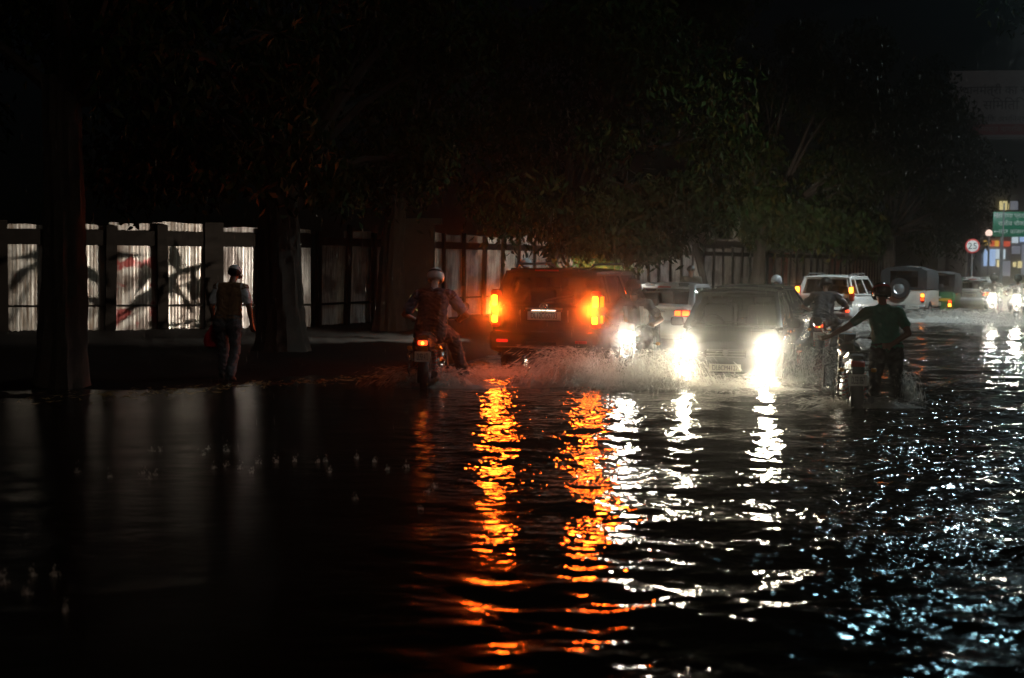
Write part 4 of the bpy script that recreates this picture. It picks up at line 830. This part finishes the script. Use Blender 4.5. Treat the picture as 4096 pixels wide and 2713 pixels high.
def headgear(o, hh, kind, m, m2=None, name=None):
    hd, hu, hf, hr = hh; n = 20
    def sph(c, rx, ry, rz, t0, t1, cut=None, q=9):
        vs = []; fs = []
        for i in range(q+1):
            t = t0+(t1-t0)*i/q
            for k in range(n):
                a = 2*math.pi*k/n; vs.append(c + hr*rx*math.sin(t)*math.cos(a) + hf*ry*math.sin(t)*math.sin(a) + hu*rz*math.cos(t))
        for i in range(q):
            for k in range(n):
                if cut and cut(i/q, 2*math.pi*(k+.5)/n): continue
                fs.append((i*n+k, i*n+(k+1)%n, (i+1)*n+(k+1)%n, (i+1)*n+k))
        return MB().add(vs, fs)
    if kind == 'helmet':
        b = sph(hd+hu*.02, .128,.145,.135, .02, 2.15, lambda v,a: v > .62 and .35 < a < math.pi-.35); ob = b.build(name or 'helmet', m, o)
        md = ob.modifiers.new('t','SOLIDIFY'); md.thickness = .02
        if m2: s_ = sph(hd+hu*.02, .130,.147,.137, 1.0, 1.32, None, 2).build('stripe', m2, ob)
        sph(hd+hu*.02, .131,.150,.137, 1.35, 2.0, lambda v,a: not (.3 < a < math.pi-.3)).build('visor','dark_glass',ob); return ob
    if kind == 'cap':
        ob = sph(hd+hu*.035, .098,.108,.095, .0, 1.62, None).build(name or 'cap', m, o)
        MB().add([hd+hu*.03+hr*.09*math.cos(a)+hf*(.10+.075*math.sin(a)*f) - hu*.02*f for f in (0,1) for a in [math.pi*k/8 for k in range(9)]],[(k,k+1,k+10,k+9) for k in range(8)]).build('cap_peak', m, ob)
        if m2: sph(hd+hu*.035, .100,.110,.096, 1.05, 1.35, None, 2).build('stripe', m2, ob)
        return ob
def rider_pose(lean=.0, wide=.0, footR=None, footL=None):
    nk = Vector((0,.08+lean,1.40)); return dict(pelvis=(0,-.24,.95), neck=tuple(nk), head=(0,.17+lean,1.575), shL=(-.19-wide*.3,.07+lean,1.355), shR=(.19+wide*.3,.07+lean,1.355), elL=(-.36-wide,.12+lean*.5,1.13), elR=(.36+wide,.12+lean*.5,1.13), wrL=(-.325,.265,1.06), wrR=(.325,.265,1.06),
        handL=(0,1,-.25), handR=(0,1,-.25), palmL=(-1,0,0), palmR=(1,0,0), hipL=(-.1,-.2,.92), hipR=(.1,-.2,.92), knL=(-.24,.20,.80), knR=(.24,.20,.80), anL=footL or (-.20,-.10,.40), anR=footR or (.20,-.10,.40), toL=(-.21,.06,.365) if not footL else (footL[0]-.06,footL[1]+.14,footL[2]-.07), toR=(.21,.06,.365) if not footR else (footR[0]+.1,footR[1]+.12,footR[2]-.06), look=(0,1,-.08))

# rider 1, centre left, seen from behind
Y = 20.3; HR = R(6); x = gx(434,Y)
motorcycle('black motorcycle with lit red tail lamp splashing along beside the SUV', (x,Y,-.15), -HR, tail='tail_glow', txt='DL9SR\n 4173'.replace('\n ',' '))
J = rider_pose(-.02,.09,footR=(.44,-.16,.36)); J['shL'] = (-.235,.07,1.35); J['shR'] = (.235,.07,1.35)
for k_, dz in (('neck',.07),('head',.085),('shL',.06),('shR',.06),('pelvis',.01)): J[k_] = (J[k_][0], J[k_][1]-.05, J[k_][2]+dz)
o, hh = person('motorcyclist in dark vest and white striped helmet riding beside the SUV', (x,Y,-.15), -HR, J, dict(shirt='cloth_navy',sleeve='cloth_blue',pants='cloth_black',collar='cloth_white',head='cap_white'), bulk=1.36)
headgear(o,hh,'helmet','helmet_white','cloth_black')
# walking man with red bag
Y = 20.4; x = gx(228,Y); gzz = gz(x,Y)-.03
JW = dict(pelvis=(0,0,.92),neck=(0.01,.11,1.40),head=(.02,.20,1.56),shL=(-.19,.1,1.355),shR=(.20,.1,1.355),elL=(-.27,.06,1.08),elR=(.30,.05,1.08),wrL=(-.27,.16,.86),wrR=(.32,.1,.84),hipL=(-.09,0,.9),hipR=(.09,0,.9),knL=(-.10,.10,.50),knR=(.12,-.02,.49),anL=(-.10,.08,.10),anR=(.12,-.24,.12),toL=(-.11,.24,.05),toR=(.13,-.10,.05),sleeve=.7,look=(0,.9,-.35))
o, hh = person('man in brown vest and white cap walking along the verge', (x,Y,gzz-.01), -R(10), JW, dict(shirt='vest_brown',sleeve='cloth_white',pants='cloth_grey'), bulk=1.12)
headgear(o,hh,'cap','cap_white')
bg_ = MB().loft([[(r*math.cos(a)*1.0, r*.45*math.sin(a), z) for a in [2*math.pi*k/14 for k in range(14)]] for r,z in ((.03,.0),(.055,-.05),(.12,-.14),(.14,-.24),(.12,-.31),(.05,-.335))]).build('carrier_bag','bag_red',None,True,(x-.26,Y+.22,gzz+.80)); tag(bg_,'red carrier bag hanging from the left hand of the walking man','bag'); MB().tube([(-.03,0,-.01),(-.02,0,.05),(.02,0,.05),(.03,0,-.01)],.006,5).build('handle','bag_red',bg_)
# man pushing his motorcycle
Y = 18.1; x = gx(851,Y); HP = R(8)
motorcycle('stalled motorcycle being pushed through water by the man in green', (x,Y,-.24), -HP, txt='DL3SB 8867')
Rm = Matrix.Rotation(-HP,3,'Z'); mo_ = Vector((x,Y,-.24)) + Rm @ Vector((.44,.12,0))
gL = Vector((-.33-.44,.30-.12,1.03))
JP = dict(pelvis=(.02,.0,.95),neck=(-.03,.10,1.45),head=(-.04,.17,1.62),shL=(-.215,.11,1.39),shR=(.17,.06,1.40),elL=(-.47,.16,1.19),elR=(.27,-.10,1.13),wrL=tuple(gL+Vector((.07,-.04,.03))),wrR=(.06,-.19,.99),handL=(-.8,.5,-.25),palmL=(0,-.5,-1),handR=(-1,0,-.25),palmR=(0,.2,1),hipL=(-.08,0,.92),hipR=(.10,0,.92),knL=(-.10,.12,.5),knR=(.16,-.03,.49),anL=(-.11,.02,.09),anR=(.20,-.22,.10),toL=(-.12,.18,.05),toR=(.22,-.08,.05),sleeve=.62,look=(-.25,1,-.1))
o, hh = person('man in green shirt and dark helmet pushing a stalled motorcycle', tuple(mo_), -HP, JP, dict(shirt='cloth_green',pants='cloth_black',head='helmet_black'), bulk=1.1)
headgear(o,hh,'helmet','helmet_black','helmet_red')
# oncoming scooter rider with one bright headlight
Y = 20.4; x = gx(627,Y); HO = R(16)
motorcycle('oncoming motorcycle with a single blazing headlight beside the hatchback', (x+.55*math.sin(HO),Y+.55*math.cos(HO),-.2), math.pi-HO, 'dark_paint', head='moto_headlight_glow', beam=45, guard=False)
J = rider_pose(-.03,.05); o, hh = person('rider in dark jacket with white chest stripes on the oncoming motorcycle', (x+.55*math.sin(HO),Y+.55*math.cos(HO),-.2), math.pi-HO, J, dict(shirt='jacket_dark',sleeve='jacket_dark',pants='cloth_black',head='helmet_black'), bulk=1.12)
J['sleeve'] = 1.2; headgear(o,hh,'helmet','helmet_black')
for sx in (-1,1): MB().loft([[(sx*.12+dx*k, yy, zz) for dx in (-.028,.028)]+[(sx*.12+dx*k, yy-.012, zz) for dx in (.028,-.028)] for k,yy,zz in ((.8,.03,1.04),(1,.055,1.18),(1.1,.135,1.32))]).build('stripe','cloth_white',o)
# dark motorcyclist ahead of the estate car
Y = 28.3; x = gx(824,Y); HD = R(18)
motorcycle('small motorcycle with dim tail lamp following the white estate car', (x,Y,-.22), -HD, tail='tail_glow', txt='DL6SC 1190', guard=False)
J = rider_pose(-.04,.08); o, hh = person('motorcyclist in dark clothes riding behind the white estate car', (x,Y,-.22), -HD, J, dict(shirt='jacket_dark',pants='cloth_black',head='helmet_black'), vox=.013, face=False, bulk=1.2); headgear(o,hh,'helmet','helmet_black')
# rider in blue with a white helmet, half hidden by the hatchback
Y = 33.2; x = gx(774,Y); HD = R(20)
motorcycle('motorcycle half hidden behind the roof of the dark hatchback', (x,Y,-.22), -HD, guard=False, txt='DL8SN 5502')
J = rider_pose(.02,.12); o, hh = person('rider in blue raincoat and white helmet behind the dark hatchback', (x,Y,-.22), -HD, J, dict(shirt='cloth_bright_blue',sleeve='cloth_bright_blue',pants='cloth_black',head='helmet_white'), vox=.013, face=False, bulk=1.15); headgear(o,hh,'helmet','helmet_white')
# standing onlookers on the verge
def stander(px, Y, z, rz, label, mats, hg=None, scale=1., turn=.0, vox=.014):
    x = gx(px,Y); Js = dict(pelvis=(0,0,.95),neck=(0,.03,1.44),head=(0,.06,1.61),shL=(-.2,.02,1.395),shR=(.2,.02,1.395),elL=(-.27,-.02,1.12),elR=(.27,-.02,1.12),wrL=(-.25,.1,.9),wrR=(.25,.1,.9),hipL=(-.09,0,.92),hipR=(.09,0,.92),knL=(-.1,.04,.5),knR=(.11,.03,.5),anL=(-.11,0,.09),anR=(.12,0,.09),toL=(-.13,.15,.04),toR=(.14,.15,.04))
    o, hh = person(label,(x,Y,z),rz,Js,mats,vox=vox,scale=scale)
    if hg: headgear(o,hh,*hg)
    return o
stander(524, 27.4, -.05, R(200), 'person in white cap standing behind the roof of the black SUV', dict(shirt='cloth_grey',pants='cloth_black'), ('cap','cap_white'), 1.08)
motorcycle('motorcycle waiting unseen behind the black SUV, added to light the fence', (gx(553,29.6),29.6,-.1), R(80), 'dark_paint', head='headlight_glow', beam=0, guard=False, txt='DL2SQ 7735')  # added out of view so that its headlight brightens the left fence
hidden = bpy.data.objects[[o.name for o in bpy.data.objects if o.get('label','').startswith('motorcycle waiting')][0]]
spot('headlight_beam', hidden, (0,.68,.92), (0,1,-.012), 4200, 72, .8, (1,.92,.8), .012)
stander(690, 36.5, -.12, R(170), 'dark haired person standing beyond the silver sedan', dict(shirt='cloth_olive',pants='denim'), None, 1.06)
# far scooters with headlights
for i,(px,Y,lab,lab2,shm) in enumerate(((992.5,47.5,'far oncoming motorcycle with headlight beside the pale sedan','rider on the far motorcycle beside the pale sedan','cloth_olive'),(1016.5,45.5,'far oncoming motorcycle with bright headlight under the lit shops','rider on the far motorcycle under the lit shops','cloth_navy'))):
    x = gx(px,Y); motorcycle(lab,(x,Y,-.22),math.pi-R(22),'dark_paint',head='far_headlight_glow',beam=40,guard=False,txt='DL1SK 30%d2'%(4+i))
    J = rider_pose(0,.05); o, hh = person(lab2,(x,Y,-.22),math.pi-R(22),J,dict(shirt=shm,pants='denim',head='helmet_black'),vox=.016); headgear(o,hh,'helmet','helmet_black')

# ================================================================== SPRAY, RAIN, LEAVES
def foam_mat():
    m = bpy.data.materials.new('spray'); m.use_nodes = True; n = m.node_tree.nodes; l = m.node_tree.links; n.clear()
    o = n.new('ShaderNodeOutputMaterial'); d = n.new('ShaderNodeBsdfDiffuse'); d.inputs[0].default_value = (.7,.68,.62,1); t = n.new('ShaderNodeBsdfTranslucent'); t.inputs[0].default_value = (.75,.72,.66,1)
    tr = n.new('ShaderNodeBsdfTransparent'); m1 = n.new('ShaderNodeMixShader'); m1.inputs[0].default_value = .6; m2 = n.new('ShaderNodeMixShader'); m2.inputs[0].default_value = .5
    l.new(d.outputs[0],m1.inputs[1]); l.new(t.outputs[0],m1.inputs[2]); l.new(tr.outputs[0],m2.inputs[1]); l.new(m1.outputs[0],m2.inputs[2]); l.new(m2.outputs[0],o.inputs[0]); MAT['spray'] = m
foam_mat()
def drops(name, label, Pp, Vv, Ln, Rd, m='spray', cat='splash'):
    n = len(Pp); ax = Vv/np.linalg.norm(Vv,axis=1)[:,None]; up = np.zeros_like(ax); up[:,0] = .3; up[:,1] = 1.; u_ = np.cross(ax,up); u_ /= np.linalg.norm(u_,axis=1)[:,None]; v_ = np.cross(ax,u_)
    L = Ln[:,None]; r_ = Rd[:,None]
    c3 = [Pp + (u_*math.cos(a)+v_*math.sin(a))*r_ + ax*L*.1 for a in (0,2.094,4.189)]
    V = np.stack([Pp-ax*L*.5]+c3+[Pp+ax*L*.5],1).reshape(-1,3); base = np.array([(0,2,1),(0,3,2),(0,1,3),(4,1,2),(4,2,3),(4,3,1)])
    Fq = (np.arange(n)[:,None,None]*5+base[None]).reshape(-1,3); return tag(link(name, fastmesh(name,V,Fq,m,True)), label, cat, kind='stuff')
def spray(label, c, dirs, n, h, reach, seed, width=.25, thick=1.):
    """sheets of thrown water: each direction gets an arc of droplets"""
    r = np.random.default_rng(seed); P_ = []; V_ = []; g = 9.8
    for (dx,dy,wt) in dirs:
        k = int(n*wt*.48); vz = np.sqrt(2*g*h*r.uniform(.02,1,k)**1.3); T = 2*vz/g; t = r.uniform(0.02,1,k)**.8*T; sp = reach*r.uniform(.12,1.,k)**1.2/np.maximum(.12,np.sqrt(2*h/g)*2)
        a = math.atan2(dy,dx)+r.normal(0,.33,k); vx = np.cos(a)*sp; vy = np.sin(a)*sp
        x0 = c[0]+r.normal(0,width,k); y0 = c[1]+r.normal(0,width,k)
        P_.append(np.stack([x0+vx*t, y0+vy*t, np.maximum(.004,vz*t-.5*g*t*t)],-1)); V_.append(np.stack([vx,vy,vz-g*t],-1)+r.normal(0,.12,(k,3)))
    Pp = np.concatenate(P_); Vv = np.concatenate(V_); m = len(Pp); sp = np.linalg.norm(Vv,axis=1)
    return drops('splash', label, Pp, Vv, np.clip(sp*.055,.02,.2)*r.uniform(.3,1.7,m), (r.gamma(1.6,.0012,m)+.0009)*thick*(1+2.2*(r.random(m)<.05)))
def foam(label, c, sx, sy, h, seed, rz=0):
    n = 46; u_ = np.linspace(-1,1,n); U,V2 = np.meshgrid(u_,u_); X = U*sx; Yv = V2*sy; rr = np.sqrt(U**2+V2**2)
    Zf = h*np.clip(1-rr**1.6,0,1)*(.25+1.2*vnoise(X*7+seed,Yv*7,seed)*vnoise(X*19,Yv*19+seed,seed+1)*1.8) - .02 + .01*vnoise(X*30,Yv*30,seed)
    Zf[rr>1] = -.05; i_ = np.arange(n*n).reshape(n,n); Ff = np.stack([i_[:-1,:-1],i_[:-1,1:],i_[1:,1:],i_[1:,:-1]],-1).reshape(-1,4)
    keep = (rr.reshape(-1)[Ff]<1.04).all(1)
    return tag(link('foam', fastmesh('foam',np.stack([X,Yv,Zf],-1).reshape(-1,3),Ff[keep],'spray',True),None,(c[0],c[1],0),rz),label,'foam',kind='stuff')
gpt = lambda px,Y: (gx(px,Y),Y)
spray('spray fanning from the rear wheel of the motorcycle beside the SUV', gpt(432,19.9), [(-1,-.1,.5),(1,.1,.5)], 9000, .28, 1.15, 1, .16)
spray('wall of spray thrown up behind the wheels of the black SUV', gpt(590,20.3), [(-1,-.2,.7),(1,-.1,.15),(-.5,.3,.3)], 15000, .55, 1.35, 2, .22, 1.1)
spray('spray behind the left rear wheel of the black SUV', gpt(500,22.0), [(-1,0,.5),(1,-.2,.5)], 4000, .18, 1.0, 3, .25)
spray('bright spray between the oncoming motorcycle and the hatchback', gpt(662,20.0), [(-1,-.2,.5),(1,-.2,.5)], 14000, .55, .95, 4, .2, 1.1)
spray('low spray under the bumper of the dark hatchback', gpt(735,19.9), [(-1,-.2,.4),(1,-.2,.6)], 5000, .2, 1.0, 5, .4)
spray('spray fanning from the right side of the dark hatchback', gpt(800,21.0), [(1,.0,.6),(1,.6,.4)], 5000, .55, 1.1, 6, .25)
spray('splash around the front wheel of the oncoming motorcycle', gpt(622,19.7), [(-1,-.1,.6),(1,-.1,.4)], 7000, .42, .8, 7, .18)
spray('splash trailing from the legs of the man in green', gpt(905,18.0), [(.3,0,1.)], 3500, .42, .28, 8, .05)
spray('ripples splashing around the stalled motorcycle wheels', gpt(858,17.7), [(-1,-.1,.5),(1,-.1,.5)], 4000, .10, .9, 9, .22)
spray('broad spray behind the jeep and the pale sedan', gpt(955,45.5), [(-1,0,.5),(1,0,.5)], 12000, .38, 2.6, 10, .8, 2.)
spray('spray beneath the far motorcycles under the lit shops', gpt(1002,42), [(-1,0,.5),(1,0,.5)], 6000, .4, 1.6, 11, .5, 2.)
spray('spray around the wheels of the white estate car', gpt(845,38), [(-1,0,.5),(1,0,.5)], 5000, .3, 1.3, 12, .5, 1.6)
for lab,px,Y,sx,sy,h in (('foam trail under the motorcycle beside the SUV',455,19.8,.9,.35,.10),('foam ridge behind the black SUV',572,20.2,.9,.35,.17),('foam boiling under the hatchback bumper',672,20.2,.55,.35,.15),('foam line before the dark hatchback',735,19.9,1.2,.3,.08),('foam churned behind the jeep and pale sedan',950,44.5,2.4,1.0,.14),('foam around the legs of the man in green',880,17.6,.55,.25,.06)):
    foam(lab, gpt(px,Y), sx, sy, h, int(px))
# raindrop crowns on the calm water
r = np.random.default_rng(31); Pl = []; Vl = []
for (px,py) in [(152,452),(160,452),(203,456),(208,450),(227,452),(214,470),(226,467),(258,464),(276,463),(252,474),(295,462),(318,463),(326,462),(330,473),(357,459),(375,462),(388,470),(355,500),(428,493),(434,488),(110,478),(143,474),(156,476),(77,473),(3,578),(33,577),(55,577),(4,585),(26,596),(66,613),(150,480),(420,510),(407,468),(240,470)]:
    d = ray(px,py); t = -CAM_H/d.z; p = Vector((0,0,CAM_H))+d*t; k = 26
    q = r.normal(0,.012,(k,3))+np.array([p.x,p.y,0]); q[:,2] = np.abs(r.exponential(.017,k))+.003; Pl.append(q); Vl.append(np.stack([r.normal(0,.3,k),r.normal(0,.3,k),r.uniform(.5,1.5,k)],-1))
Pl = np.concatenate(Pl); Vl = np.concatenate(Vl); drops('raindrop_splashes','small raindrop splashes dotting the calm dark water',Pl,Vl,r.uniform(.008,.03,len(Pl)),r.uniform(.0015,.004,len(Pl)))
# falling rain near the lights
k = 5200; Pr = np.stack([r.uniform(-5,22,k), r.uniform(11,46,k), r.uniform(.1,5.5,k)],-1); Vr = np.tile(np.array([.06,.02,-1.]),(k,1))+r.normal(0,.02,(k,3))
drops('rain','thin falling rain streaks glinting in the headlights',Pr,Vr,r.uniform(.05,.14,k),r.uniform(.0008,.0016,k),cat='rain')
# leaves and litter floating along the water's edge
V = []; Fq = []
for i in range(420):
    t = r.uniform(1.2,6.2); ip = int(t); f = t-ip; e0 = np.array(edge[ip]); e1 = np.array(edge[ip+1]); p = e0*(1-f)+e1*f + np.array([r.normal(0,.12),r.normal(-.1,.35)]); a = r.uniform(0,6.28); L = r.uniform(.03,.085); z = .03+r.uniform(0,.03)
    k = len(V); ca,sa = math.cos(a),math.sin(a); tl = r.uniform(-.02,.03)
    for (lx,ly,lz) in ((0,-L,0),(L*.35,0,tl),(0,L,0.01),(-L*.35,0,tl)): V.append((p[0]+lx*ca-ly*sa,p[1]+lx*sa+ly*ca,z+lz+.01))
    Fq.append((k,k+1,k+2,k+3))
mat('dead_leaf',(.28,.17,.05),.5,noise=.5)
tag(link('fallen_leaves',fastmesh('fallen_leaves',V,Fq,'dead_leaf')),'fallen yellow leaves floating along the edge of the verge','leaves',kind='stuff')
